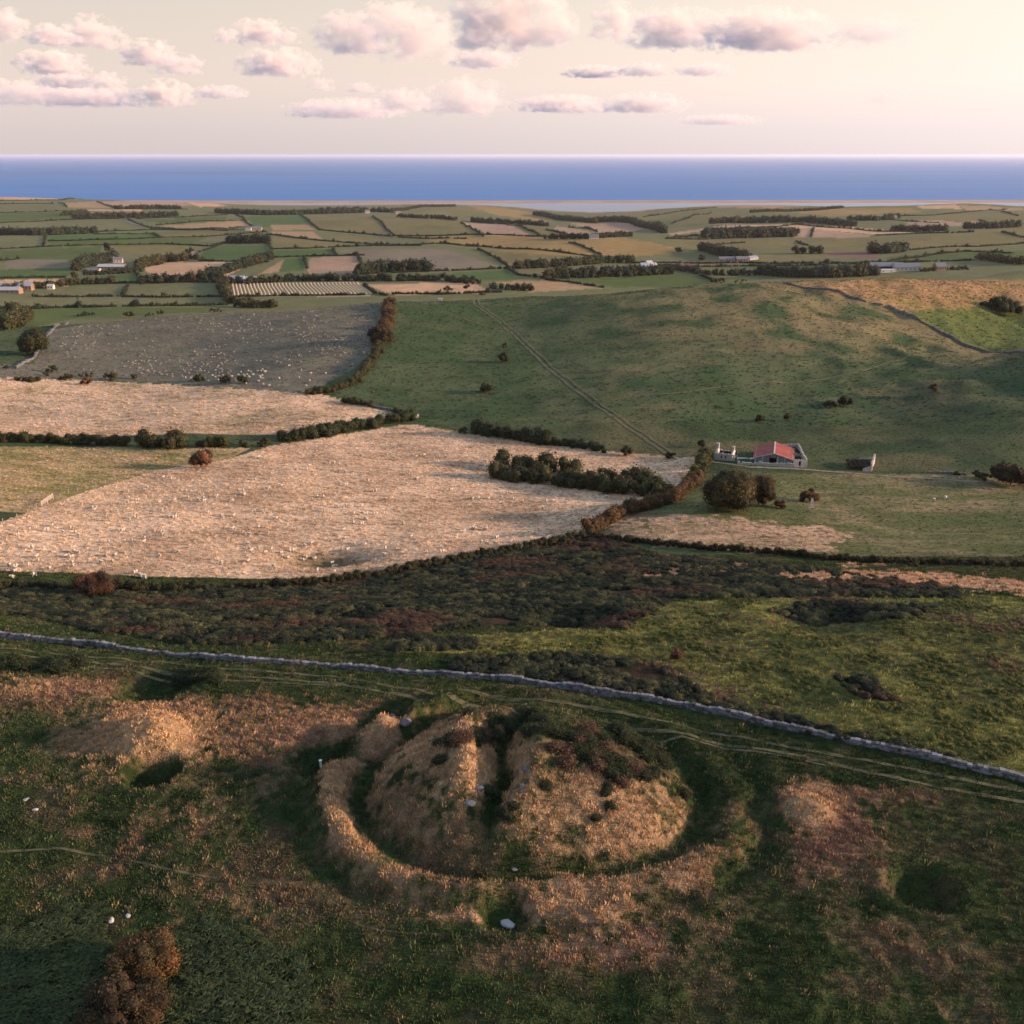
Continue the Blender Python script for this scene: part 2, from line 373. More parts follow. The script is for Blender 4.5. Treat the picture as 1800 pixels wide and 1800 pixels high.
# ------------------------------------------------------------------ ground colours
GREEN = (.062, .092, .030); PGREEN = (.115, .125, .062); RICH = (.055, .100, .032); OLIVE = (.125, .118, .052); OCHRE = (.21, .155, .065)
TAN = (.26, .185, .11); PINK = (.27, .195, .14); STUB = (.40, .265, .165); PLOUGH = (.145, .085, .07); GREY = (.15, .135, .10); HAY = (.27, .215, .13)
FAR_FIELDS = [
 ([(0,342),(90,341),(103,351),(0,351)],STUB),([(95,342),(150,346),(112,351),(103,351)],OLIVE),([(0,352),(110,352),(60,357),(0,358)],PGREEN),
 ([(115,356),(170,354),(200,366),(120,364)],TAN),([(175,354),(310,352),(340,362),(205,364)],PINK),([(315,352),(345,351),(400,362),(350,364)],STUB),
 ([(150,367),(250,367),(250,371),(150,371)],STUB),([(0,374),(115,372),(135,384),(0,392)],GREEN),([(0,393),(215,386),(260,401),(0,407)],PGREEN),
 ([(245,385),(400,380),(400,386),(290,394)],GREEN),([(275,397),(440,387),(440,400),(310,402)],TAN),([(85,412),(270,410),(280,418),(85,424)],RICH),
 ([(0,417),(76,416),(75,432),(0,438)],PGREEN),([(280,410),(400,405),(400,413),(285,419)],OLIVE),([(85,424),(300,418),(370,415),(330,432),(90,431)],GREEN),
 ([(0,440),(180,432),(175,444),(125,460),(0,453)],GREEN),([(10,455),(120,456),(125,474),(10,474)],GREY),([(0,474),(130,472),(115,488),(0,491)],RICH),
 ([(0,492),(115,490),(120,503),(0,505)],STUB),([(185,434),(345,430),(360,434),(335,446),(190,448)],OLIVE),([(400,430),(468,432),(470,460),(345,458),(360,440)],RICH),
 ([(265,462),(400,459),(440,463),(400,486),(365,488),(262,490),(255,470)],STUB),([(125,490),(245,480),(247,497),(130,500)],RICH),
 ([(215,515),(225,505),(385,497),(385,522),(215,522)],PGREEN),([(50,515),(215,505),(210,522),(60,524)],PGREEN),([(0,526),(390,524),(390,540),(0,540)],PGREEN),
 ([(0,541),(340,540),(420,545),(130,560),(60,575),(0,580)],GREEN),([(398,498),(630,495),(652,521),(394,522)],HAY),([(640,500),(825,495),(870,515),(690,518)],STUB),
 ([(425,381),(528,378),(545,393),(450,401)],RICH),([(475,396),(540,395),(560,404),(480,404)],TAN),([(475,406),(550,408),(570,422),(480,413)],TAN),
 ([(535,378),(650,380),(680,408),(560,403)],OLIVE),([(660,382),(800,382),(870,412),(690,414)],OLIVE),([(560,412),(650,417),(690,424),(620,426)],OLIVE),
 ([(480,415),(620,430),(560,438),(480,436)],OLIVE),([(480,440),(585,438),(590,450),(480,452)],RICH),([(500,455),(535,455),(535,475),(490,478)],RICH),
 ([(455,482),(500,455),(490,478)],TAN),([(545,453),(630,450),(635,480),(540,483)],PINK),([(590,440),(780,436),(890,472),(760,478),(650,460),(630,450)],GREY),
 ([(700,416),(870,413),(1100,418),(1220,442),(1100,452),(900,445)],OCHRE),([(840,440),(1060,455),(930,466),(890,466)],OLIVE),([(690,485),(890,475),(910,492),(700,493)],RICH),
 ([(870,495),(960,493),(1070,506),(930,514)],TAN),([(985,490),(1200,482),(1300,490),(1200,505),(1080,505)],GREEN),([(900,475),(1000,468),(1020,474),(950,485)],OLIVE),
 ([(810,392),(890,393),(950,414),(850,416)],PINK),([(900,396),(960,402),(985,416),(935,415)],OLIVE),([(980,398),(1050,408),(1000,414),(970,405)],PINK),
 ([(1000,392),(1120,392),(1140,400),(1100,410),(1050,408)],PINK),([(1060,382),(1130,364),(1200,362),(1250,366),(1210,384),(1100,388)],OLIVE),
 ([(820,364),(870,370),(800,382),(700,372)],OLIVE),([(820,361),(870,363),(1000,383),(960,390),(870,378)],OCHRE),([(1185,390),(1240,372),(1320,374),(1280,394),(1200,396)],OLIVE),
 ([(1175,410),(1290,394),(1330,395),(1250,404),(1180,414)],PINK),([(1180,420),(1240,408),(1240,418)],PGREEN),([(1310,396),(1380,394),(1500,400),(1620,408),(1540,412),(1420,402)],STUB),
 ([(1370,402),(1430,400),(1425,418),(1390,416)],PINK),([(1430,402),(1540,414),(1500,418),(1430,418)],PINK),
 ([(1170,423),(1400,420),(1650,415),(1800,395),(1800,432),(1650,440),(1450,440),(1200,435)],OLIVE),([(1330,448),(1450,443),(1540,450),(1340,460)],OLIVE),
 ([(1440,445),(1540,441),(1545,455),(1470,452)],PLOUGH),([(1130,461),(1300,460),(1300,466),(1130,467)],PLOUGH),([(1180,470),(1500,465),(1560,480),(1400,475)],GREEN),
 ([(1200,485),(1390,490),(1300,492)],GREEN),([(1560,452),(1700,440),(1800,440),(1800,455),(1560,460)],GREEN),([(1590,390),(1720,386),(1760,396),(1600,400)],PINK),
 ([(1585,383),(1800,372),(1800,385),(1680,390)],OLIVE),([(1610,362),(1680,358),(1690,368),(1620,366)],STUB),([(1680,360),(1800,366),(1800,370),(1700,370)],TAN),
 ([(1340,366),(1600,366),(1620,372),(1450,380)],OCHRE),([(1130,362),(1240,358),(1440,361),(1340,366)],TAN)]
# (photo outline, near limit, far limit, colour a, colour b, share of b, patch scale)
DRY = (.46, .32, .20)
MID_FIELDS = [
 ([(-320,1034),(140,868),(280,826),(400,808),(470,785),(720,745),(820,762),(1100,797),(1235,805),(1230,835),(1190,880),(1040,938),(900,968),(700,1008),(560,1030)],185,352,(.62,.465,.325),(.36,.255,.165),.42,.05),
 ([(-700,780),(440,788),(400,808),(280,826),(140,868),(-320,1034),(-700,1034)],225,352,(.15,.16,.05),(.46,.34,.21),.50,.05),
 ([(-700,640),(0,662),(300,676),(560,692),(725,735),(500,772),(0,785),(-700,785)],335,445,(.55,.40,.28),(.19,.165,.09),.38,.035),
 ([(-700,680),(-700,664),(60,640),(85,580),(250,556),(690,520),(690,560),(665,610),(620,650),(540,692),(300,674),(0,664)],395,660,(.105,.108,.084),(.15,.142,.11),.40,.03),
 ([(1380,500),(1500,480),(2700,465),(2700,520),(1590,546),(1490,522)],560,830,(.13,.12,.04),(.33,.20,.11),.52,.035),
 ([(1590,546),(2700,520),(2700,620),(1700,614)],500,700,(.068,.098,.028),(.095,.115,.035),.5,.03),
 ([(1040,942),(1245,832),(2700,838),(2700,1000),(1450,978),(1200,966)],172,302,(.085,.11,.042),(.30,.23,.145),.26,.035),
 ([(1050,940),(1200,908),(1330,915),(1560,948),(1450,974),(1200,962)],172,302,(.15,.14,.06),(.46,.335,.225),.72,.051),
]
DRY_BLOBS = [  # photo centre, radii, strength, reddish share
 (200,1222,330,40,.36,.95),(60,1205,150,25,.5,.5),(262,1284,62,40,1.35,0),(450,1280,170,60,.55,.6),(280,1290,70,40,.45,.3),(200,1310,160,60,.5,.3),(590,1300,110,60,.7,.9),
 (330,1420,300,70,.45,.6),(1060,1430,170,110,1.0,.2),(850,1330,70,80,1.1,.1),(730,1420,110,90,.5,.5),(620,1420,50,120,.6,.3),(680,1310,110,40,.65,.2),(720,1540,120,50,.45,.6),
 (960,1565,170,50,.45,.6),(1030,1600,120,20,.9,.3),(780,1612,110,18,.7,.5),(1030,1665,190,45,.8,.7),(1225,1535,70,75,.6,.6),(1425,1415,45,32,1.4,0),
 (1460,1480,130,100,.75,.85),(1640,1640,160,70,.35,.5),(1300,1700,250,90,.25,.5),(250,1560,180,80,.4,.85),(450,1590,120,60,.4,.85),(1560,1395,240,28,.4,.8),
 (1270,1240,90,60,.35,.5),(700,1290,120,40,.4,.7),(1690,1780,140,60,.3,.6),(120,1780,200,40,.2,.3)]
SCRUB = [  # dense gorse and bracken, photo outlines
 [(-700,1036),(560,1030),(700,1010),(900,970),(1040,940),(1160,975),(1300,985),(1690,1035),(1690,1052),(1480,1050),(1190,1052),(1100,1105),(960,1105),(880,1098),(700,1120),(450,1135),(330,1132),(210,1115),(-700,1040)],
 [(670,1135),(740,1118),(830,1122),(840,1142),(680,1146)],[(790,1160),(1000,1150),(1150,1170),(1260,1225),(1240,1245),(1080,1212),(790,1178)],
 [(1240,1235),(1400,1262),(1560,1305),(1800,1352),(2600,1532),(2600,1560),(1700,1345),(1480,1302),(1300,1265)],
 [(1350,1075),(1440,1056),(1560,1066),(1650,1070),(1590,1088),(1500,1095),(1430,1100)],[(1470,1195),(1530,1190),(1580,1235),(1500,1225)]]
SCRUB_GAP = [[(-700,1050),(60,1085),(210,1125),(330,1140),(250,1142),(60,1108),(-700,1070)]]
STRAW = [[(1130,1010),(1240,996),(1330,990),(1340,998),(1200,1010),(1160,1022)],[(1330,1012),(1500,1004),(1600,1008),(1700,1015),(2600,1085),(2600,1105),(1680,1034),(1520,1022),(1400,1024)],
         [(1480,992),(1560,990),(1560,996),(1480,998)],[(1590,1004),(1700,1012),(1720,1022),(1620,1016)]]
def mix(a, b, t): return a*(1-t[:, None]) + b*t[:, None]
def ground_col(X, Y, Z=None):
    if Z is None: Z = height(X, Y)
    px, py = project(X, Y, Z)
    n = len(X); A = np.array
    w1 = fbm(X*.06, Y*.06, 61, 4); w2 = fbm(X*.4, Y*.4, 62, 4); w3 = fbm(X*1.7, Y*1.3, 63, 3)
    c = np.zeros((n, 3))
    # near plateau
    g = mix(A((.028, .049, .016)), A((.054, .082, .026)), sstep(.35, .65, .5*w1+.5*w2))
    g = mix(g, A((.078, .064, .038)), .6*sstep(.50, .68, w2*.6+w1*.4))
    dry = np.zeros(n); red = np.zeros(n)
    for cx, cy, rx, ry, s, rd in DRY_BLOBS:
        k = s*np.exp(-(((px-cx)/rx)**2+((py-cy)/ry)**2)); dry += k; red += k*rd
    br, bph, bs, bd = barrow_coords(X, Y)
    fs = np.exp(-(bph/.55)**2)
    damp = np.clip(.75*np.exp(-((br-14.8+1.2*fs)/1.1)**2) + .6*np.exp(-((br-20.2)/1.4)**2)*(1-.8*np.exp(-((bph-.28)/.35)**2)) + .9*np.exp(-(bd/.75)**2)*(br < 13)*sstep(3, 7, bs), 0, 1)
    bank = np.exp(-((br-17.2)/1.0)**2)*np.clip(np.exp(-((bph+1.9)/.8)**2)+.6*np.exp(-((bph-.3)/.25)**2), 0, 1)
    for (qx, qy), qr, qa in PITS:
        if qa < -1.3: damp = np.maximum(damp, .92*np.exp(-(((X-qx)**2+(Y-qy)**2)/(qr*qr*1.1))**2))
    wally = np.interp(px, [-500,0,200,430,680,900,1100,1300,1500,1700,1920,2600], [1070,1121,1140,1164,1181,1198,1226,1263,1306,1350,1402,1560])
    damp = np.maximum(damp, .9*(1-sstep(30, 62, np.abs(py-wally-8)+(w2-.5)*30)))
    dry = (dry + .5*bank)*(1-damp); red = red*(1-damp)
    red = red/np.maximum(dry, 1e-4)
    rag = sstep(.38, .64, .22*w1+.36*w2+.42*w3 + .34*np.minimum(dry, 1.25)-.17)*np.clip(dry*1.5, 0, 1)
    dc = mix(A((.50, .34, .19)), A((.185, .112, .080)), np.clip(red+ (w2-.5)*.8, 0, 1))
    near = mix(g, dc, np.clip(rag, 0, .96))
    c[:] = near
    # bright pasture right of the wall
    m = (Y > 80) & (Y < 185)
    past = m & inpoly(px, py, [(950,1110),(1150,1060),(1480,1046),(1690,1046),(2600,1080),(2600,1550),(1560,1310),(1400,1270),(1250,1230),(1140,1170),(900,1150),(600,1145),(640,1130)])
    pc = mix(A((.21, .215, .060)), A((.078, .10, .032)), sstep(.38, .62, .5*w2+.5*w3))
    pc = mix(pc, A((.21, .145, .095)), .8*sstep(.50, .64, .5*w1+.5*w3))
    c[past] = pc[past]
    sc = np.zeros(n, bool)
    for P in SCRUB: sc |= inpoly(px, py, P)
    for P in SCRUB_GAP: sc &= ~inpoly(px, py, P)
    sc &= (Y > 84) & (Y < 232)
    st = np.zeros(n, bool)
    for P in STRAW: st |= inpoly(px + (w3-.5)*40, py + (w2-.5)*22, P) & (w3 > .36)
    st &= (Y > 120) & (Y < 200); sc &= ~st
    scc = mix(A((.020, .028, .015)), A((.055, .036, .024)), sstep(.5, .68, w1))
    c[sc] = scc[sc]; c[st] = A((.52, .33, .20))
    # middle distance
    mid = Y > 188
    mg = mix(A((.040, .069, .030)), A((.062, .086, .042)), sstep(.38, .64, w1))
    mg = mix(mg, A((.125, .115, .062)), .6*sstep(.52, .70, fbm(X*.025, Y*.05, 71, 4))*sstep(960, 1300, px+w1*200))
    mg = mix(mg, A((.17, .14, .075)), sstep(410, 520, Y)*sstep(.34, .56, w1)*.7*sstep(950, 1250, px))
    mg = mix(mg, A((.026, .048, .026)), .7*sstep(1250, 1480, px)*sstep(655, 700, py)*(1-sstep(770, 800, py))*sstep(.35, .55, fbm(X*.04, Y*.06, 73, 3)))  # shade on the lower right hillside, painted in as patchy darker green
    inmid = mid & (Y < 700) & ~sc & ~st & ~past
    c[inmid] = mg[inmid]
    for P, y0, y1, a, b, sh, k in MID_FIELDS:
        jx = 0 if k != .051 else 1
        m = mid & (Y > y0) & (Y < y1) & inpoly(px+jx*(w1-.5)*300, py+jx*(w2-.5)*40, P) & ~sc & ~st
        if not m.any(): continue
        q = .38*fbm(X[m]*k, Y[m]*k*1.8, 81, 4) + .32*fbm(X[m]*.14, Y[m]*.5, 83, 4) + .15*w2[m] + .15*w3[m]
        t = sstep(.5-.22, .5+.22, q + (sh-.5)*.6)
        c[m] = mix(A(a), A(b), t)
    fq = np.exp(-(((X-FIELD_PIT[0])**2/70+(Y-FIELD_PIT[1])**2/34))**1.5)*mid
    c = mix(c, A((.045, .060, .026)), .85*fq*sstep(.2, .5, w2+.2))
    # far plain
    fz = Y > 700
    fc = np.broadcast_to(A((.105, .118, .058)), (n, 3)).copy()
    for P, a in FAR_FIELDS:
        m = fz & inpoly(px, py, P)
        if m.any():
            cc = A(a); vv = fbm(X[m]*.012, Y[m]*.006, 91+len(P), 3)
            fc[m] = cc*(.82+.36*vv)[:, None]
    c[fz] = fc[fz]
    low = fz & (Z < SEA+5) ; c[low] = A((.24, .19, .14))
    return c, dict(scrub=sc, straw=st, past=past, dry=np.clip(rag, 0, 1), px=px, py=py, w1=w1, w2=w2, w3=w3)

# ------------------------------------------------------------------ ground sheet
us = np.concatenate([-np.linspace(1.68, .70, 40), np.linspace(-.685, .685, 800), np.linspace(.70, 1.68, 40)])
Ys = [16.0]
def camh(Y): return float(np.interp(Y, [0, 110, 200, 330, 640, 760, 900, 2000, 3500, 5200], [55, 56, 82, 91, 84, 105, 130, 150, 170, 222]))
while Ys[-1] < 7000:
    Y = Ys[-1]; H = camh(Y); k = 1.3 if Y > 44 else 6.0
    if 660 < Y < 900: k = 1.0
    Ys.append(Y + min(max(k*(Y*Y+H*H)/(H*1005), .12), 160.0))
Ys = np.array(Ys)
GYg, GUg = np.meshgrid(Ys, us, indexing='ij')
gX = (GUg*GYg).ravel(); gY = GYg.ravel(); gZ = height(gX, gY)
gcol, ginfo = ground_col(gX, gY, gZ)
nr, nc = len(Ys), len(us)
idx = np.arange(nr*nc).reshape(nr, nc)
gf = np.stack([idx[:-1, :-1], idx[:-1, 1:], idx[1:, 1:], idx[1:, :-1]], -1).reshape(-1, 4)
print('ground', nr, nc, len(gf))
def ground_material():
    m, n, l, b = newmat('ground_turf')
    a = n.new('ShaderNodeAttribute'); a.attribute_name = 'col'
    c, z = noise_mul(n, l, a.outputs['Color'], .9, .66, 1.34, 6)
    c2, z2 = noise_mul(n, l, c, 6.0, .50, 1.50, 3)
    c3, z3 = noise_mul(n, l, c2, .06, .85, 1.15, 3)
    l.new(c3, b.inputs['Base Color']); b.inputs['Roughness'].default_value = .95; b.inputs['Specular IOR Level'].default_value = .08
    bp = n.new('ShaderNodeBump'); bp.inputs['Strength'].default_value = .8; bp.inputs['Distance'].default_value = .25
    l.new(z2.outputs[0], bp.inputs['Height'])
    bp2 = n.new('ShaderNodeBump'); bp2.inputs['Strength'].default_value = .7; bp2.inputs['Distance'].default_value = .7
    l.new(z.outputs[0], bp2.inputs['Height']); l.new(bp.outputs[0], bp2.inputs['Normal']); l.new(bp2.outputs[0], b.inputs['Normal'])
    return m
M_GROUND = ground_material()
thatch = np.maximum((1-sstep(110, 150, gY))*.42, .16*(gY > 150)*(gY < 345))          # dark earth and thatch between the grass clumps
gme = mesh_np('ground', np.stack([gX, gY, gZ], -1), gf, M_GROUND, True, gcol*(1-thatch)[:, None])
ground = link(bpy.data.objects.new('ground', gme)); tag(ground, kind='structure')
ground['label'] = 'rolling chalk downland of rough grass, pasture and patchwork fields down to the coast'

# sea, lagoon, shingle bank
def sea_mat(name, col, rough, spec, wave):
    m, n, l, b = newmat(name)
    c, z = noise_mul(n, l, col, .0012, .8, 1.2, 7)
    t2 = n.new('ShaderNodeTexCoord'); m2 = n.new('ShaderNodeMapping'); m2.inputs['Scale'].default_value = (.00012, .0022, 1); l.new(t2.outputs['Object'], m2.inputs[0]); l.new(m2.outputs[0], z.inputs['Vector']); z.inputs['Scale'].default_value = 1.0
    l.new(c, b.inputs['Base Color']); b.inputs['Roughness'].default_value = rough; b.inputs['Specular IOR Level'].default_value = spec
    t = n.new('ShaderNodeTexCoord'); mp = n.new('ShaderNodeMapping'); mp.inputs['Scale'].default_value = (.006, .02, 1)
    nz = n.new('ShaderNodeTexNoise'); nz.inputs['Detail'].default_value = 8; nz.inputs['Scale'].default_value = 1.0
    l.new(t.outputs['Object'], mp.inputs[0]); l.new(mp.outputs[0], nz.inputs['Vector'])
    bp = n.new('ShaderNodeBump'); bp.inputs['Strength'].default_value = wave; bp.inputs['Distance'].default_value = 12
    l.new(nz.outputs[0], bp.inputs['Height']); l.new(bp.outputs[0], b.inputs['Normal'])
    return m
v = np.array([(x, y, SEA) for y in (3000, 9000, 30000, 260000) for x in (-220000, -12000, 12000, 220000)], float)
f = [(j*4+i, j*4+i+1, j*4+i+5, j*4+i+4) for j in range(3) for i in range(3)]
sea = link(bpy.data.objects.new('sea', mesh_np('sea', v, f, sea_mat('sea_water', (.012, .135, .40), .55, .16, .5))))
tag(sea, 'calm blue sea reaching to the horizon', kind='structure')
def strip(x0, x1, ys, zs, nx=60, wob=0):
    xs = np.linspace(x0, x1, nx); v = []
    for y, z in zip(ys, zs):
        for x in xs: v.append((x, y + wob*math.sin(x*.0011)+ .00001*x*x, z))
    f = [(j*nx+i, j*nx+i+1, (j+1)*nx+i+1, (j+1)*nx+i) for j in range(len(ys)-1) for i in range(nx-1)]
    return np.array(v), f
v, f = strip(-2900, 6500, (5120, 5170, 5260, 5330, 5400), (SEA-.5, SEA+3, SEA+7, SEA+6, SEA-.5), wob=30)
beach = link(bpy.data.objects.new('shingle_beach', mesh_np('shingle_beach', v, f, plain('shingle', (.30, .21, .16), .95, .01, .8, 1.2), True)))
tag(beach, 'long brown shingle bank between lagoon and sea', kind='structure')
v, f = strip(-2600, 2600, (4150, 4600, 5135), (SEA+.4,)*3, 30, 20)
lag = link(bpy.data.objects.new('lagoon', mesh_np('lagoon', v, f, sea_mat('lagoon_water', (.13, .19, .30), .35, .3, .02))))
tag(lag, 'pale still lagoon behind the shingle bank', kind='structure')
# ------------------------------------------------------------------ foliage building blocks
def ico(sub=1):
    t = (1+5**.5)/2
    v = [(-1,t,0),(1,t,0),(-1,-t,0),(1,-t,0),(0,-1,t),(0,1,t),(0,-1,-t),(0,1,-t),(t,0,-1),(t,0,1),(-t,0,-1),(-t,0,1)]
    f = [(0,11,5),(0,5,1),(0,1,7),(0,7,10),(0,10,11),(1,5,9),(5,11,4),(11,10,2),(10,7,6),(7,1,8),(3,9,4),(3,4,2),(3,2,6),(3,6,8),(3,8,9),(4,9,5),(2,4,11),(6,2,10),(8,6,7),(9,8,1)]
    v = np.array(v, float); v /= np.linalg.norm(v, axis=1)[:, None]; f = np.array(f)
    for _ in range(sub):
        vv = list(map(tuple, v)); e = {}; nf = []
        def mid(a, b):
            k = (min(a, b), max(a, b))
            if k not in e:
                p = (np.array(vv[a])+np.array(vv[b])); vv.append(tuple(p/np.linalg.norm(p))); e[k] = len(vv)-1
            return e[k]
        for a, b, c in f:
            x, y, z = mid(a, b), mid(b, c), mid(c, a); nf += [(a, x, z), (b, y, x), (c, z, y), (x, y, z)]
        v = np.array(vv); f = np.array(nf)
    return v, f
ICO0, ICO1 = ico(0), ico(1)
def leafball(nleaf, size, r, core=.80, spiky=0.0, bumps=.25):
    """a ragged ball of leaf-sized triangles round a dim core; returns verts, tris, shade (0..1)"""
    v0, f0 = ICO1 if nleaf > 90 else ICO0
    k = r.normal(size=(6, 3)); k /= np.linalg.norm(k, axis=1)[:, None]
    def rad(d): return 1 + bumps*(np.clip(d @ k.T, 0, 1)**3).sum(1) - bumps*.5
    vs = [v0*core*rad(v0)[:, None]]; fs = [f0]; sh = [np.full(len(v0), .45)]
    d = r.normal(size=(nleaf, 3)); d /= np.linalg.norm(d, axis=1)[:, None]
    rr = rad(d)*r.uniform(.74, 1.16, nleaf); p = d*rr[:, None]
    a = r.normal(size=(nleaf, 3)); a -= (a*d).sum(1)[:, None]*d*.55; a /= np.linalg.norm(a, axis=1)[:, None]
    b = np.cross(a, d + .6*r.normal(size=(nleaf, 3))); b /= np.linalg.norm(b, axis=1)[:, None]+1e-9
    s = size*r.uniform(.6, 1.4, nleaf)[:, None]
    tip = p + a*s + d*s*spiky
    tri = np.stack([p-b*s*.5, p+b*s*.5, tip], 1).reshape(-1, 3)
    vs.append(tri); fs.append(np.arange(len(tri)).reshape(-1, 3)+len(v0))
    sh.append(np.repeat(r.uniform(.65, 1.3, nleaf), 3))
    return np.concatenate(vs), np.concatenate(fs), np.concatenate(sh)
_r = np.random.default_rng(5)
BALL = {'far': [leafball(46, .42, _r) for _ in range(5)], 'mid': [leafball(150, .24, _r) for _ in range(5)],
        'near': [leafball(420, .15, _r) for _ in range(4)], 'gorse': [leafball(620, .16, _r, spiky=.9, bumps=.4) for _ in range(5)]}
def stamp(acc, kind, pos, sc, col, r):
    v, f, sh = BALL[kind][r.integers(len(BALL[kind]))]
    a = r.uniform(0, 6.283); ca, sa = math.cos(a), math.sin(a)
    w = np.stack([v[:, 0]*ca-v[:, 1]*sa, v[:, 0]*sa+v[:, 1]*ca, v[:, 2]], -1)*np.array(sc) + np.array(pos)
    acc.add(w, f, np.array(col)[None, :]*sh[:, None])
def branch(acc, p0, p1, r0, r1, n=6):
    p0 = np.array(p0, float); p1 = np.array(p1, float); d = p1-p0; d /= np.linalg.norm(d)+1e-9
    a = np.cross(d, (0.3, .9, .1)); a /= np.linalg.norm(a); b = np.cross(d, a); t = np.linspace(0, 2*math.pi, n, endpoint=False)
    ring = np.cos(t)[:, None]*a + np.sin(t)[:, None]*b
    v = np.concatenate([p0+ring*r0, p1+ring*r1]); f = []
    for i in range(n):
        j = (i+1) % n; f += [(i, j, j+n), (i, j+n, i+n)]
    acc.add(v, f)
DARKG = (.044, .060, .027); HAWTH = (.062, .066, .028); RUST = (.105, .068, .032); OLIVG = (.075, .078, .028)
def jitter(c, r, k=.25): return np.array(c)*(1+k*(r.random()-.5)*2)*np.array([1+.3*(r.random()-.5), 1, 1])

# all polylines are turned into ground points in one go
HED = []   # name, label, cat, group, kind of ball, points px, height m, width m, colour, gaps, base offset
def hedge(pts, h, w, col, label=None, kind='far', group=None, gap=0.0, wild=.25, name='hedge', cat='hedge'):
    HED.append(dict(pts=pts, h=h, w=w, col=col, label=label, kind=kind, group=group, gap=gap, wild=wild, name=name, cat=cat))
# near and middle hedges
hedge([(1038,938),(1060,925),(1100,905),(1150,893),(1188,880),(1205,862),(1222,850)],3.4,2.2,RUST,'reddish hawthorn hedge running uphill beside the clump of round trees','mid',gap=.05)
hedge([(1215,848),(1228,836),(1232,822),(1240,806)],3.6,2.2,OLIVG,'short leafy hedge linking the hawthorn hedge to the ruined cottage','mid',gap=.1)
hedge([(868,838),(930,845),(1000,856),(1080,866),(1150,872),(1178,872)],4.6,3.8,HAWTH,'front row of the dense thicket standing inside the pale sheep field','mid',wild=.35,name='thicket',cat='thicket')
hedge([(880,822),(930,826),(985,832),(1000,836)],5.2,4.5,HAWTH,'taller back row of the thicket inside the pale sheep field','mid',wild=.4,name='thicket',cat='thicket')
hedge([(1060,848),(1110,856),(1150,862)],5.0,4.0,HAWTH,'right-hand tall clump behind the thicket in the pale sheep field','mid',wild=.4,name='thicket',cat='thicket')
hedge([(838,763),(880,770),(930,776),(960,782)],4.2,3.2,DARKG,'tall leafy hedge at the top of the pale field left of centre','mid',gap=.08,wild=.4)
hedge([(965,780),(1010,786),(1060,794)],2.6,2.0,DARKG,'low straggling hedge between pale field and green hill','mid',gap=.2,wild=.4)
hedge([(498,776),(560,768),(620,756),(680,744),(720,738)],3.8,3.0,DARKG,'thick dark hedge climbing right to the small stone trough','mid',wild=.25)
hedge([(605,708),(650,714),(690,722),(715,732)],2.2,1.6,HAWTH,'broken bush line above the thick dark hedge','mid',gap=.45,wild=.5)
hedge([(540,694),(580,690),(620,676),(640,656),(662,628),(668,606)],2.9,2.2,HAWTH,'curving hedge at the foot of the big sheep pasture','mid',wild=.4)
hedge([(664,612),(672,590),(684,572),(682,548),(686,534)],4.6,3.2,RUST,'tall ragged hedge up the edge of the big sheep pasture','mid',wild=.5)
hedge([(-350,772),(-30,776),(60,778),(140,780),(220,783)],3.2,2.4,HAWTH,'long dark field hedge at the left edge of the picture','mid',gap=.05,wild=.35)
hedge([(245,786),(280,788),(312,787)],5.4,4.0,HAWTH,'tallest clump of the long left field hedge','mid',wild=.45)
hedge([(335,787),(385,786),(435,785)],2.8,2.4,HAWTH,'broken right end of the long left field hedge','mid',gap=.25,wild=.4)
hedge([(-400,1034),(-30,1036),(120,1038),(250,1040),(400,1036),(540,1030),(640,1018),(760,996),(880,972),(980,955),(1040,944)],1.7,1.8,(.045,.048,.022),'low scrubby hedge bank along the lower edge of the pale sheep field','mid',wild=.4)
hedge([(1040,945),(1120,954),(1250,967),(1400,978),(1450,984),(1560,990),(1680,994),(1830,996),(2300,1004)],1.3,1.3,(.05,.045,.024),'dark low bank hedge under the right-hand pasture','mid',gap=.05,wild=.4)
hedge([(20,668),(60,672),(62,671)],2.2,2.0,HAWTH,'low bushes left of the row of hawthorns','mid',gap=.2,wild=.4)
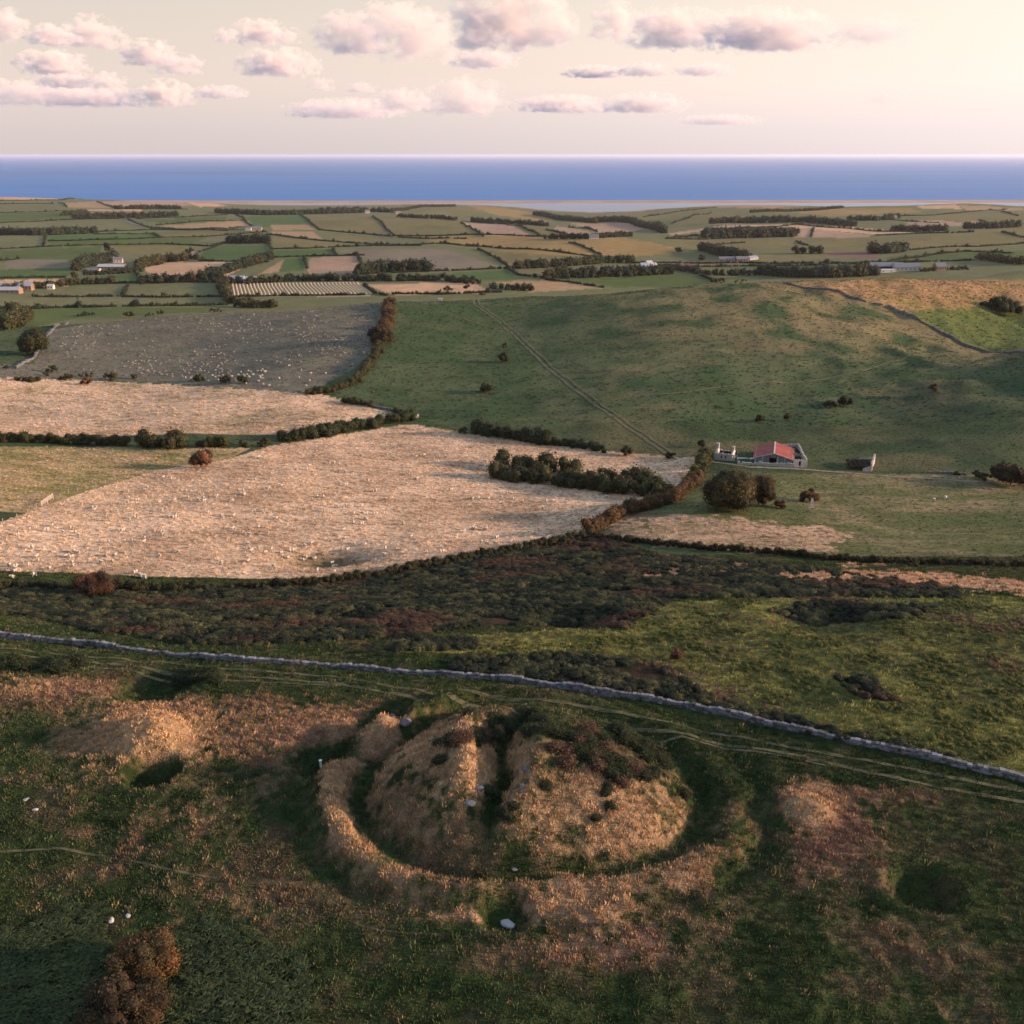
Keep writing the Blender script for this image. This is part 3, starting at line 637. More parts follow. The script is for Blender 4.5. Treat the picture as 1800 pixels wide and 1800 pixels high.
# far hedges
FH = [[(0,353),(110,352),(150,350),(245,352)],[(0,359),(110,357)],[(110,357),(118,365)],[(170,355),(205,367)],[(205,367),(250,368),(330,368)],[(0,374),(110,371),(150,372)],[(115,372),(140,384)],
 [(0,392),(90,388),(210,385)],[(225,386),(262,400),(320,404),(400,406)],[(240,385),(320,382),(400,378)],[(275,396),(340,390),(430,387)],[(165,408),(270,404),(400,402),(460,400)],[(165,412),(230,412),(270,410),(280,418)],
 [(85,424),(180,422),(280,418),(400,413)],[(85,412),(80,420),(77,432)],[(0,438),(100,433),(180,431),(290,429),(370,433)],[(370,433),(395,427)],[(0,459),(35,455)],[(395,405),(440,403)],[(400,427),(350,444)],
 [(350,459),(400,460),(470,461)],[(470,461),(478,440),(472,425)],[(450,402),(428,384),(415,378)],[(528,378),(548,394),(560,404)],[(560,404),(600,408),(650,412),(690,416)],[(655,381),(690,412)],[(690,415),(790,414),(870,413),(1000,416)],
 [(470,412),(560,423),(640,428),(700,432)],[(690,432),(780,428),(840,434)],[(480,438),(540,437),(600,434),(690,432),(740,432)],[(585,438),(592,450)],[(480,453),(540,451),(590,450),(640,449)],[(625,446),(635,462)],[(535,452),(540,472)],
 [(820,430),(900,438),(1000,446),(1060,454),(1100,452)],[(840,438),(890,466)],[(690,480),(800,476),(890,472)],[(890,470),(910,484),(960,490)],[(810,392),(850,416)],[(890,394),(950,414)],[(960,404),(1000,414)],[(1000,399),(1050,408)],
 [(1000,427),(1060,450)],[(960,492),(1000,496),(1060,506)],[(0,490),(60,488),(118,488)],[(140,500),(245,497),(385,497)],[(60,522),(160,522),(210,521)],[(225,503),(215,520)],[(215,522),(300,523),(390,522)],[(0,543),(110,541),(180,540),(300,538),(400,536)],
 [(165,553),(140,556)],[(400,523),(500,520),(640,519)],[(640,502),(660,516),(680,520)],[(690,517),(780,518),(880,514)],[(700,493),(760,494)],[(1110,463),(1300,462),(1430,463)],[(1115,470),(1300,468),(1450,466)],[(1450,464),(1560,462),(1710,458)],
 [(1440,462),(1490,464),(1540,466)],[(1170,420),(1250,412),(1320,401)],[(1170,420),(1320,418)],[(1250,408),(1400,394),(1640,409)],[(1425,417),(1430,402)],[(1180,394),(1210,384),(1250,374)],[(1230,432),(1310,427)],[(1540,414),(1650,410),(1710,408)],
 [(1560,386),(1650,392)],[(1580,380),(1690,374),(1770,368)],[(1760,372),(1790,380)],[(1720,387),(1760,396)],[(1600,440),(1720,434),(1800,428)],[(1560,460),(1640,448),(1700,442),(1780,446)],[(1760,408),(1800,418)],[(1400,424),(1420,432)],
 [(1130,382),(1190,372),(1260,364)],[(700,417),(820,420)],[(400,413),(470,408)],[(240,480),(250,497)],[(1230,484),(1260,496)]]
LANDMARKS = [('the striped hay field',520,508),('the long white shed',198,472),('the tall copse by the pink farmhouse',435,424),('the pink farmhouse',452,404),('the ochre hill',1000,430),('the lagoon',1000,370),('the far village',650,374),
 ('the village houses',1110,475),('the ploughed brown field',1490,448),('the large round wood',1320,412),('the huge cattle barn',1570,474),('the far right farmstead',1556,384),('the stubble field with two trees',760,506),('the left edge village',30,510),
 ('the grey lane',245,394),('the long dark wood at left',80,408),('the round copse in the striped field',690,478),('the white farmhouse below the ochre hill',1044,418),('the long ochre farm',1285,457),('the white cottage among trees',340,447)]
_near = {}
for p in FH:
    m_ = np.mean(np.array(p, float), 0); d_ = [math.hypot(m_[0]-x, (m_[1]-y)*3) for _, x, y in LANDMARKS]; k_ = int(np.argmin(d_)); _near.setdefault(k_, []).append((d_[k_], p))
_ordn = ['nearest', 'second nearest', 'third nearest', 'fourth nearest', 'fifth nearest', 'sixth nearest', 'seventh nearest', 'eighth nearest', 'ninth nearest', 'tenth nearest', 'eleventh nearest', 'twelfth nearest']
_flab = {}
for k_, l_ in _near.items():
    for j_, (_, p) in enumerate(sorted(l_, key=lambda q: q[0])): _flab[id(p)] = 'dark far hedgerow, the %s one to %s' % (_ordn[j_], LANDMARKS[k_][0])
FARG = (.042, .060, .037)
for p in FH: hedge(p, 2.9, 2.4, FARG, _flab[id(p)], 'far', 'hedgerows dividing the far fields', gap=.10, wild=.5)
WOODS = [  # photo base line, tree height, depth rows, spacing, colour, label
 ([(0,414),(60,414),(165,410)],15,3,9,DARKG,'long dark wood at the left edge among the far fields'),
 ([(205,368),(260,367),(315,368)],14,3,10,DARKG,'dark belt of trees under the coastal fields at left'),([(112,379),(150,377)],14,2,9,HAWTH,'small wood beside the coastal road, far left'),
 ([(130,386),(200,384),(310,380)],15,3,10,DARKG,'wood above the little road, far left'),([(135,476),(150,468),(180,462),(200,458)],14,3,8,DARKG,'trees behind the long white farm shed'),
 ([(150,484),(200,482),(245,478)],7,2,6,DARKG,'low trees in front of the long white farm shed'),([(245,472),(280,462),(340,457)],12,3,8,HAWTH,'tree belt right of the long white farm shed'),
 ([(250,499),(320,496),(385,495)],11,2,7,DARKG,'wooded belt above the pale green field, left'),([(355,489),(400,480),(440,466),(472,456)],11,3,8,DARKG,'wooded streamside above the twin sheds'),
 ([(402,428),(430,428),(472,428)],16,3,9,DARKG,'tall copse beside the pink farmhouse'),([(380,374),(450,378),(560,376),(640,374)],15,3,10,DARKG,'long wood below the shingle bank, left of centre'),
 ([(560,374),(620,372),(690,374)],16,2,11,DARKG,'trees round the far village'),([(690,372),(740,364),(800,363)],10,2,10,DARKG,'wood on the crest over the lagoon, left of centre'),
 ([(700,382),(760,384),(800,388)],11,2,10,DARKG,'trees at the end of the far village'),([(635,484),(680,478),(750,477)],14,4,8,DARKG,'round copse standing in the striped field'),
 ([(395,500),(520,494),(640,494)],8,2,7,DARKG,'dark trees above the striped hay field'),([(640,494),(700,494),(780,494),(830,500)],8,2,8,DARKG,'dark tree line above the stubble field'),
 ([(830,390),(900,394),(960,398)],14,2,9,DARKG,'wood on the slope below the lagoon'),([(940,378),(1000,388),(1050,392)],14,3,10,DARKG,'wooded valley beside the lagoon'),
 ([(1050,390),(1110,392),(1150,402),(1165,410)],15,4,9,DARKG,'wooded combe under the green coastal hill'),([(960,420),(1040,420),(1110,416)],10,2,8,DARKG,'trees round the white farmhouse below the ochre hill'),
 ([(905,473),(980,470),(1060,462),(1110,462)],11,2,8,DARKG,'tree belt left of the village'),([(960,490),(1030,488),(1100,486),(1180,482)],12,3,8,DARKG,'trees in front of the village houses'),
 ([(1240,419),(1320,418),(1400,416)],17,7,10,DARKG,'large round wood in the middle of the right-hand plain'),([(1250,393),(1330,392),(1420,391),(1500,398)],16,3,11,DARKG,'long wood under the right-hand coastal hills'),
 ([(1230,440),(1260,448),(1310,456)],13,3,8,DARKG,'wood running down to the blue-roofed farm'),([(1160,472),(1240,484),(1330,484)],8,2,7,DARKG,'low tree line behind the green hill crest'),
 ([(1340,484),(1420,488),(1470,488),(1540,484)],13,3,7,DARKG,'dark wood just behind the green hill crest'),([(1400,446),(1440,446)],13,2,9,DARKG,'small copse beside the ploughed field'),
 ([(1530,446),(1560,446),(1595,442)],15,3,9,DARKG,'copse above the ploughed field, right'),([(1570,406),(1620,407),(1660,406)],13,2,9,DARKG,'wood on the lower coastal slope, right'),
 ([(1695,402),(1740,402),(1790,399)],14,2,9,DARKG,'flat dark wood near the right edge'),([(1495,388),(1540,388),(1580,384)],13,2,9,DARKG,'trees round the far right farmstead'),
 ([(1725,456),(1760,462),(1800,466)],11,2,8,OLIVG,'trees round the farm at the right edge'),([(1620,478),(1700,474)],5,2,6,OLIVG,'garden trees beside the large slate-roofed farm'),
 ([(0,514),(60,508),(140,500),(200,498)],8,2,7,HAWTH,'trees round the village at the left edge'),([(20,548),(40,560),(10,580)],9,2,6,HAWTH,'scrubby trees at the far left below the village'),
 ([(388,500),(395,520),(405,534)],9,2,6,HAWTH,'tall hedge trees at the left end of the hay field'),([(420,540),(450,541),(485,541)],9,2,6,OLIVG,'bushy trees at the crest left of centre'),
 ([(870,508),(900,510),(930,512)],7,2,6,DARKG,'bushes at the crest beside the track'),([(1320,374),(1400,372),(1480,366)],9,2,10,HAWTH,'flat wood on the crest of the right coastal hills')]
allp = [p for h in HED for p in h['pts']] + [p for w in WOODS for p in w[0]]
allw = hit([p[0] for p in allp], [p[1] for p in allp]); k_ = 0
for h in HED: h['w3'] = allw[k_:k_+len(h['pts'])]; k_ += len(h['pts'])
WW = []
for w in WOODS: WW.append(allw[k_:k_+len(w[0])]); k_ += len(w[0])
def resample(P, step):
    seg = np.linalg.norm(np.diff(P[:, :2], axis=0), axis=1); s = np.concatenate([[0], np.cumsum(seg)])
    n = max(2, int(s[-1]/step)); t = np.linspace(0, s[-1], n)
    return np.stack([np.interp(t, s, P[:, 0]), np.interp(t, s, P[:, 1])], -1)
r_ = np.random.default_rng(21)
for h in HED:
    step = h['h']*(.55 if h['kind'] == 'far' else .42)
    q = resample(h['w3'], step); q = q + r_.normal(size=q.shape)*h['w']*.12
    z = height(q[:, 0], q[:, 1]); acc = Acc(); o = (q[0, 0], q[0, 1], z[0]); gapn = vnoise(np.arange(len(q))*.35, np.full(len(q), len(h['pts'])*3.1+h['h']), 8)
    var = fbm(np.arange(len(q))*.22, np.full(len(q), q[0, 0]), 12, 3)
    for i in range(len(q)):
        if gapn[i] < h['gap']*1.3: continue
        hh = h['h']*(1-h['wild']+2*h['wild']*var[i]) * r_.uniform(.8, 1.15) * (r_.uniform(1.5, 2.2) if h['kind'] == 'far' and r_.random() < .05 else 1)
        n = 1 if h['kind'] == 'far' else 2
        for j in range(n):
            off = r_.normal(size=2)*h['w']*(.10 if n == 1 else .30)
            s = hh*(.5 if n == 1 else r_.uniform(.34, .46))
            zz = z[i] + (s*.8 if j == 0 else hh-s*1.0)
            stamp(acc, h['kind'], (q[i, 0]+off[0]-o[0], q[i, 1]+off[1]-o[1], zz-o[2]), (max(s, step*.62)*1.05, max(s, h['w']*.5), s), jitter(h['col'], r_), r_)
    if not acc.v: continue
    if h['kind'] == 'mid':
        ob = empty(h['name'], o); acc.build('foliage', M_LEAF, ob)
        for i in range(0, len(q), 6):
            st = Acc(); x, y = q[i, 0]-o[0], q[i, 1]-o[1]; branch(st, (x, y, z[i]-o[2]-.3), (x+.1, y, z[i]-o[2]+h['h']*.5), .10, .06, 5); st.build('stem', M_BARK, ob)
    else:
        ob = acc.build(h['name'], M_LEAF); ob.location = o
    tag(ob, h['label'], h['cat'], h['group'])
for (pts, H, rows, sp, col, label), W3 in zip(WOODS, WW):
    acc = Acc(); q = resample(W3, sp*.8); o = np.array(W3[0])
    for row in range(rows):
        for i in range(len(q)):
            edge = min(i, len(q)-1-i)/max(1, len(q)*.25)
            if row > 1 and edge < .35*row*r_.random(): continue
            x = q[i, 0] + r_.normal()*sp*.28; y = q[i, 1] + row*sp*.85 + r_.normal()*sp*.25
            z = float(height(np.array([x]), np.array([y]))[0]); hh = H*r_.uniform(.68, 1.12); cc = jitter(FARG if col is DARKG else col, r_, .35)
            if r_.random() < .18: cc = jitter(HAWTH, r_)
            for j in range(3):
                s = hh*r_.uniform(.26, .38)
                stamp(acc, 'far', (x+r_.normal()*sp*.2-o[0], y+r_.normal()*sp*.2-o[1], z+hh*(.28, .5, .68)[j]-o[2]), (s*1.15, s*1.15, s), cc, r_)
    ob = acc.build('wood', M_LEAF); ob.location = o; tag(ob, label, 'wood', kind='stuff')

# ------------------------------------------------------------------ single trees and bushes
def make_tree(name, loc, H, W, col, label, cat='tree', group=None, kind='mid', lumps=14, trunk=.22, seed=0, lean=0.0, aspect=1.0):
    r = np.random.default_rng(seed); o = empty(name, loc, 0, label, cat, group)
    t = Acc(); zt = H*trunk
    branch(t, (0, 0, -.3), (lean*H*.2, 0, zt), H*.035+.05, H*.024+.03)
    acc = Acc()
    lumps = int(lumps*1.8)
    for i in range(lumps):
        a = i*2.39996+r.random(); rad = W*.5*math.sqrt((i+.5)/lumps)*.80; k = r.uniform(0, 1)
        top = H*(1-.42*(rad/(W*.5))**2)
        z = zt + (top-zt)*(.22+.62*k); x = rad*math.cos(a)+lean*z*.5; y = rad*math.sin(a)*aspect
        s = min(W*.20, H*.22)*r.uniform(.7, 1.25)
        stamp(acc, kind, (x, y, z), (s*1.1, s*1.1, s), jitter(col, r, .5)*((1.25, 1.0, .9) if r.random() < .35 else (1, 1, 1)), r)
        branch(t, (lean*H*.2, 0, zt*.9), (x*.85, y*.85, z), H*.015+.02, .02, 5)
    t.build('trunk', M_BARK, o, True); acc.build('crown', M_LEAF, o)
    return o
TR = [  # px base, height px, width px, colour, label, lumps, kind
 (1282,894,64,74,(.070,.064,.028),'largest round tree of the clump below the red-roofed barn',34,'near','tree'),
 (1334,887,54,44,(.072,.062,.027),'smaller dark tree on the right of the clump below the barn',22,'near','tree'),
 (1297,899,26,24,OLIVG,'small olive bush tucked in front of the round tree clump',9,'mid','bush'),
 (1371,893,17,18,RUST,'small rusty bush right of the round tree clump',7,'mid','bush'),
 (1424,882,22,34,RUST,'windswept rusty tree beside the standing white stone',10,'mid','tree'),
 (1776,853,34,62,(.055,.040,.022),'spreading dark tree at the right edge',20,'mid','tree'),
 (1725,842,14,36,HAWTH,'low bush left of the spreading dark tree',8,'mid','bush'),(1682,836,9,10,HAWTH,'tiny round bush left of the right-edge trees',4,'mid','bush'),
 (166,1046,38,56,(.075,.050,.030),'windswept brown hawthorn on the lower edge of the sheep field',16,'near','tree'),
 (520,1034,14,16,(.05,.045,.025),'small dark bush on the lower field edge',5,'mid','bush'),
 (354,822,32,34,(.115,.075,.045),'lone bare-topped hawthorn by the left field corner',12,'mid','tree'),(465,785,16,24,HAWTH,'small bush at the field corner by the hedge end',6,'mid','bush'),
 (884,637,18,20,DARKG,'round bush on the green hill, upper of the pair',7,'mid','bush'),(887,614,14,9,DARKG,'small bush directly above the round bush on the green hill',4,'mid','bush'),
 (855,690,20,24,DARKG,'dark bush on the green hill left of the track',8,'mid','bush'),(815,762,14,18,DARKG,'small tree at the left end of the tall leafy hedge',6,'mid','tree'),
 (1100,800,17,22,DARKG,'round tree at the right end of the straggling hedge',7,'mid','tree'),(1178,805,13,24,DARKG,'low bushes where the track meets the pale field',6,'mid','bush'),
 (62,622,42,40,(.045,.058,.025),'large leafy tree left of the big sheep pasture',18,'mid','tree'),(92,655,12,18,DARKG,'first hawthorn of the row under the sheep pasture, left end',6,'mid','tree'),
 (82,662,8,10,HAWTH,'tiny bush beneath the first hawthorn of the row',4,'mid','bush'),(116,668,12,26,HAWTH,'brownish bush second in the hawthorn row',7,'mid','bush'),(152,663,9,26,HAWTH,'low wide bush third in the hawthorn row',6,'mid','bush'),
 (153,677,13,20,RUST,'rusty round bush below the hawthorn row',6,'mid','bush'),(196,668,13,28,HAWTH,'wide bush fourth in the hawthorn row',7,'mid','bush'),(236,666,10,12,DARKG,'small round tree fifth in the hawthorn row',5,'mid','tree'),
 (351,670,14,18,DARKG,'left one of three dark trees right of the gap in the row',6,'mid','tree'),(396,673,14,21,DARKG,'middle one of three dark trees right of the gap in the row',6,'mid','tree'),
 (427,674,15,20,DARKG,'right one of three dark trees right of the gap in the row',6,'mid','tree'),(10,649,7,10,DARKG,'tiny bush at the left picture edge under the sheep pasture',4,'mid','bush'),
 (672,606,34,42,(.05,.042,.024),'big dark tree in the ragged hedge of the sheep pasture',14,'mid','tree'),
 (1336,742,14,17,DARKG,'left bush of the pair above the red-roofed barn',6,'mid','bush'),(1384,741,16,14,DARKG,'right bush of the pair above the red-roofed barn',6,'mid','bush'),
 (1460,718,16,26,DARKG,'dark bush on the shaded hillside, left of two',7,'mid','bush'),(1484,714,20,22,DARKG,'dark bush on the shaded hillside, right of two',7,'mid','bush'),
 (1640,688,14,14,(.07,.07,.035),'sparse bush high on the right-hand slope',5,'mid','bush'),(1765,550,26,50,DARKG,'dark thicket in the right-hand green field',14,'mid','bush'),(1735,540,12,26,DARKG,'low bushes left of the right-hand thicket',6,'mid','bush'),
 (1605,995,12,30,(.055,.05,.025),'brown bush on the bank below the right pasture',6,'mid','bush'),(1262,498,10,30,DARKG,'bush on the green hill crest',7,'mid','bush'),(1302,497,6,26,DARKG,'low bush on the crest beside the larger one',5,'mid','bush'),
 (227,558,10,20,DARKG,'left bush behind the sheep pasture crest',5,'mid','bush'),(262,556,6,22,DARKG,'low middle bush behind the sheep pasture crest',5,'mid','bush'),(282,554,9,14,DARKG,'right bush behind the sheep pasture crest',5,'mid','bush'),(380,549,8,26,DARKG,'dark bush on the sheep pasture crest',6,'mid','bush'),
 (788,512,10,18,DARKG,'larger tree standing in the stubble field',6,'far','tree'),(820,508,9,12,DARKG,'smaller tree standing in the stubble field',5,'far','tree'),(847,519,9,12,HAWTH,'round tree at the corner of the stubble field',5,'far','tree'),
 (190,445,20,12,DARKG,'tall tree behind the long white farm shed',8,'far','tree'),(132,490,14,12,HAWTH,'pale round tree at the corner of the far green field',6,'far','tree'),(335,448,12,16,DARKG,'tree beside the white cottage among the far fields',6,'far','tree'),
 (774,492,12,16,OLIVG,'round pale tree above the stubble field',6,'far','tree'),(1192,443,9,14,DARKG,'tree at the foot of the ochre hill, left',5,'far','tree'),(1234,458,13,12,DARKG,'tree at the foot of the ochre hill, right',5,'far','tree'),
 (1239,812,26,18,(.05,.055,.025),'olive bush in front of the ruined cottage',8,'mid','bush'),(1233,786,14,13,DARKG,'dark bush at the left end of the ruined cottage',6,'mid','bush'),
 (1190,1160,18,26,(.11,.055,.04),'rusty bracken mound in the bright pasture',6,'mid','bush'),
]
tw = hit([t[0] for t in TR], [t[1] for t in TR])
for i, ((px, py, hp, wp, col, lab, lumps, kd, cat), p) in enumerate(zip(TR, tw)):
    d = math.sqrt(p[0]**2+p[1]**2+(p[2]-CAMZ)**2); m = d/F*1.02
    dep = math.asin((CAMZ-p[2])/d)
    H = max(hp*m/math.cos(dep)*.95, .8); W = wp*m
    make_tree('tree' if cat == 'tree' else 'bush', p, H, W, col, lab, cat, None, kd, lumps, .07 if 'clump' in lab or hp < 30 else (.12 if cat == 'tree' else .04), 100+i, -.12 if 'windswept' in lab else 0)
# ------------------------------------------------------------------ grass, bracken and gorse cover (uncountable: geometry nodes)
def tuft_mesh(name, n, h, spread, w, lean, r, mat, droop=.5):
    acc = Acc()
    for i in range(n):
        a = r.uniform(0, 6.283); d = spread*math.sqrt(r.random()); x, y = d*math.cos(a), d*math.sin(a)
        hh = h*r.uniform(.55, 1.15); k = droop*hh*r.uniform(.3, 1.2)
        tip = np.array((x+math.cos(a)*k+lean*hh, y+math.sin(a)*k, hh*.95)); t = r.uniform(0, 6.283)
        e = np.array((math.cos(t), math.sin(t), 0))*w*r.uniform(.6, 1.3)
        b = np.array((x, y, -.05)); m = b*.45+tip*.55+np.array((-math.cos(a)*k*.18, -math.sin(a)*k*.18, hh*.12))
        s = r.uniform(.7, 1.3)
        acc.add(np.array([b-e, b+e, m+e*.8, m-e*.8, tip]), [(0, 1, 2), (0, 2, 3), (3, 2, 4)], (s*.75, s*.75, s*.75) if False else (s, s, s))
    return acc.mesh(name, mat)
def ball_mesh(name, kind, r, mat, n=3, flat=.7):
    acc = Acc()
    for i in range(n):
        a = r.uniform(0, 6.283); d = .55*r.random(); s = r.uniform(.4, .75)
        stamp(acc, kind, (d*math.cos(a), d*math.sin(a), s*.45), (s, s, s*flat), (1, 1, 1), r)
    return acc.mesh(name, mat)
def cover(name, meshes, P, scale, tint, label, cat):
    """one object: points carrying size, turn and tint, with a few mesh variants instanced on them"""
    protos = []
    for m in meshes:
        o = bpy.data.objects.new(m.name, m); protos.append(o)
    me = bpy.data.meshes.new(name); n = len(P); me.vertices.add(n); me.vertices.foreach_set('co', P.astype(np.float32).ravel())
    r = np.random.default_rng(n)
    a = me.attributes.new('scl', 'FLOAT', 'POINT'); a.data.foreach_set('value', scale.astype(np.float32))
    a = me.attributes.new('rotz', 'FLOAT_VECTOR', 'POINT'); rv = np.zeros((n, 3), np.float32); rv[:, 2] = r.uniform(0, 6.283, n); a.data.foreach_set('vector', rv.ravel())
    a = me.attributes.new('tint', 'FLOAT_COLOR', 'POINT'); a.data.foreach_set('color', np.concatenate([tint, np.ones((n, 1))], 1).astype(np.float32).ravel())
    o = link(bpy.data.objects.new(name, me))
    ng = bpy.data.node_groups.new(name, 'GeometryNodeTree')
    ng.interface.new_socket('Geometry', in_out='INPUT', socket_type='NodeSocketGeometry'); ng.interface.new_socket('Geometry', in_out='OUTPUT', socket_type='NodeSocketGeometry')
    N, L = ng.nodes, ng.links
    gi = N.new('NodeGroupInput'); go = N.new('NodeGroupOutput'); iop = N.new('GeometryNodeInstanceOnPoints'); mp = N.new('GeometryNodeMeshToPoints')
    jn = N.new('GeometryNodeJoinGeometry')
    for p in protos:
        oi = N.new('GeometryNodeObjectInfo'); oi.inputs['Object'].default_value = p; oi.inputs['As Instance'].default_value = True
        L.new(oi.outputs['Geometry'], jn.inputs[0])
    def named(nm, t):
        x = N.new('GeometryNodeInputNamedAttribute'); x.data_type = t; x.inputs['Name'].default_value = nm; return x.outputs['Attribute']
    L.new(gi.outputs[0], mp.inputs['Mesh']); L.new(mp.outputs[0], iop.inputs['Points']); L.new(jn.outputs[0], iop.inputs['Instance'])
    iop.inputs['Pick Instance'].default_value = True
    L.new(named('scl', 'FLOAT'), iop.inputs['Scale']); L.new(named('rotz', 'FLOAT_VECTOR'), iop.inputs['Rotation'])
    L.new(iop.outputs[0], go.inputs[0])
    md = o.modifiers.new('scatter', 'NODES'); md.node_group = ng
    return tag(o, label, cat, kind='stuff')
r_ = np.random.default_rng(77)
def scatter(y0, y1, dens, umax=.92):
    """random ground points with even density per square metre inside the wedge of view"""
    n = int(dens*umax*(y1**2-y0**2)); Y = np.sqrt(r_.uniform(y0*y0, y1*y1, n)); X = r_.uniform(-umax, umax, n)*Y
    return X, Y
TUFTS = [tuft_mesh('tuft', 26, .27, .27, .022, .0, r_, M_GRASS) for _ in range(4)]
SHORT = [tuft_mesh('short_tuft', 22, .16, .30, .024, .0, r_, M_GRASS) for _ in range(3)]
# near rough grass
X, Y = scatter(44, 128, 4.0); Z = height(X, Y); c, I = ground_col(X, Y, Z)
keep = ~I['scrub']; dry = I['dry']
m = keep & (dry > .35) & (r_.random(len(X)) < .95)
t = c[m]*np.array((1.30, 1.25, 1.18))*(r_.uniform(.65, 1.3, m.sum()))[:, None]
cover('dry_grass', TUFTS, np.stack([X[m], Y[m], Z[m]], -1), r_.uniform(.7, 1.35, m.sum()), t, 'tussocky dry straw-coloured grass on the barrow and plateau', 'grass')
m = keep & (dry <= .35)
hi = (r_.random(len(X)) < .05); t = c*np.array((1.0, .98, 1.12))*r_.uniform(.6, 1.7, len(X))[:, None]; t[hi] = np.array((.20, .155, .075))*r_.uniform(.6, 1.2, hi.sum())[:, None]
cover('green_grass', SHORT + TUFTS[:1], np.stack([X[m], Y[m], Z[m]], -1), r_.uniform(.7, 1.3, m.sum()), t[m], 'short dark green turf round the barrow and along the wall', 'grass')
# rough pasture beyond the wall and the middle fields
X, Y = scatter(128, 188, 1.6, .82); Z = height(X, Y); c, I = ground_col(X, Y, Z); m = ~I['scrub']
cover('pasture_grass', SHORT + TUFTS[:2], np.stack([X[m], Y[m], Z[m]], -1), r_.uniform(.9, 1.7, m.sum()), (c*r_.uniform(.75, 1.4, len(X))[:, None])[m], 'bright rough pasture grass beyond the stone wall', 'grass')
X, Y = scatter(184, 352, .8, .74); Z = height(X, Y); c, I = ground_col(X, Y, Z); m = ~I['scrub'] & (r_.random(len(X)) < np.where(c.sum(1) > .5, 1.0, .45))
cover('field_grass', TUFTS, np.stack([X[m], Y[m], Z[m]], -1), r_.uniform(.8, 1.6, m.sum())*np.where(c.sum(1) > .5, 1.0, .7)[m], (c*r_.uniform(.55, 1.45, len(X))[:, None])[m], 'long pale dry grass of the sheep fields', 'grass')
X, Y = scatter(345, 690, .22, .68); Z = height(X, Y); c, I = ground_col(X, Y, Z)
m = r_.random(len(X)) < np.where(c.sum(1) > .42, 1.0, .5)
cover('hill_grass', TUFTS, np.stack([X[m], Y[m], Z[m]], -1), r_.uniform(1.2, 2.4, m.sum()), (c*r_.uniform(.7, 1.3, len(X))[:, None])[m], 'grazed grass of the green hill and sheep pasture', 'grass')
# gorse and bracken heath between wall and fields
GB = [ball_mesh('scrub_clump', 'mid', r_, M_LEAFI) for _ in range(4)]
X, Y = scatter(84, 232, 2.6, .86); Z = height(X, Y); c, I = ground_col(X, Y, Z)
m = I['scrub'] & (fbm(X*.25, Y*.25, 55, 3) > .34)
w1, w2 = I['w1'], I['w2']
g = mix(np.array((.020, .031, .019)), np.array((.092, .096, .042)), sstep(.46, .66, .6*w2+.4*I['w3']))
g = mix(g, np.array((.10, .055, .036)), .8*sstep(.58, .70, fbm(X*.05, Y*.11, 57, 3)))
cover('gorse_scrub', GB, np.stack([X[m], Y[m], Z[m]], -1), r_.uniform(.35, .9, m.sum())*(.8+.8*(w2[m]-.3)), (g*r_.uniform(.7, 1.35, len(X))[:, None])[m], 'dense dark heath of gorse and bracken between wall and fields', 'scrub')
# sparse tussocks and bracken in the bright pasture, straw strips
m = I['past'] & (fbm(X*.3, Y*.3, 58, 3) > .60); g = mix(np.array((.10, .115, .028)), np.array((.16, .09, .06)), sstep(.45, .6, w1))
cover('pasture_bracken', GB[:2], np.stack([X[m], Y[m], Z[m]], -1), r_.uniform(.2, .5, m.sum()), (g*r_.uniform(.7, 1.35, len(X))[:, None])[m], 'low bracken scattered over the bright pasture', 'bracken')
# bracken beds at the lower left
def frond_mesh(name, r):
    acc = Acc()
    for i in range(9):
        a = r.uniform(0, 6.283); L = r.uniform(.5, .9); d = np.array((math.cos(a), math.sin(a), 0)); s = np.array((-math.sin(a), math.cos(a), 0)); q = r.uniform(.75, 1.3)
        for k in range(6):
            t = .2+.13*k; p = d*L*t + np.array((0, 0, .25+.75*L*(t-.55*t*t))); wd = .26*L*(1-.13*k)
            for sg in (-1, 1):
                acc.add(np.array([p-d*.04, p+d*.09, p+s*sg*wd+d*.06-np.array((0, 0, .05))]), [(0, 1, 2)], (q, q, q))
    return acc.mesh(name, mat=M_LEAFI)
FR = [frond_mesh('bracken_frond', r_) for _ in range(4)]
BRK = [[(-150,1640),(60,1632),(130,1590),(200,1600),(190,1660),(190,1900),(-150,1900)],[(290,1680),(360,1610),(430,1640),(530,1690),(545,1780),(520,1900),(270,1900)]]
X, Y = scatter(34, 72, 14.0, .8); Z = height(X, Y); c, I = ground_col(X, Y, Z); b = np.zeros(len(X), bool)
for P in BRK: b |= inpoly(I['px']+(I['w2']-.5)*50, I['py']+(I['w3']-.5)*40, P)
m = b
g = mix(np.array((.024, .040, .018)), np.array((.050, .066, .024)), I['w2'])
cover('bracken_bed', FR, np.stack([X[m], Y[m], Z[m]], -1), r_.uniform(.3, .75, m.sum()), (g*r_.uniform(.6, 1.5, len(X))[:, None])[m], 'dark green bracken beds in the lower left corner', 'bracken')

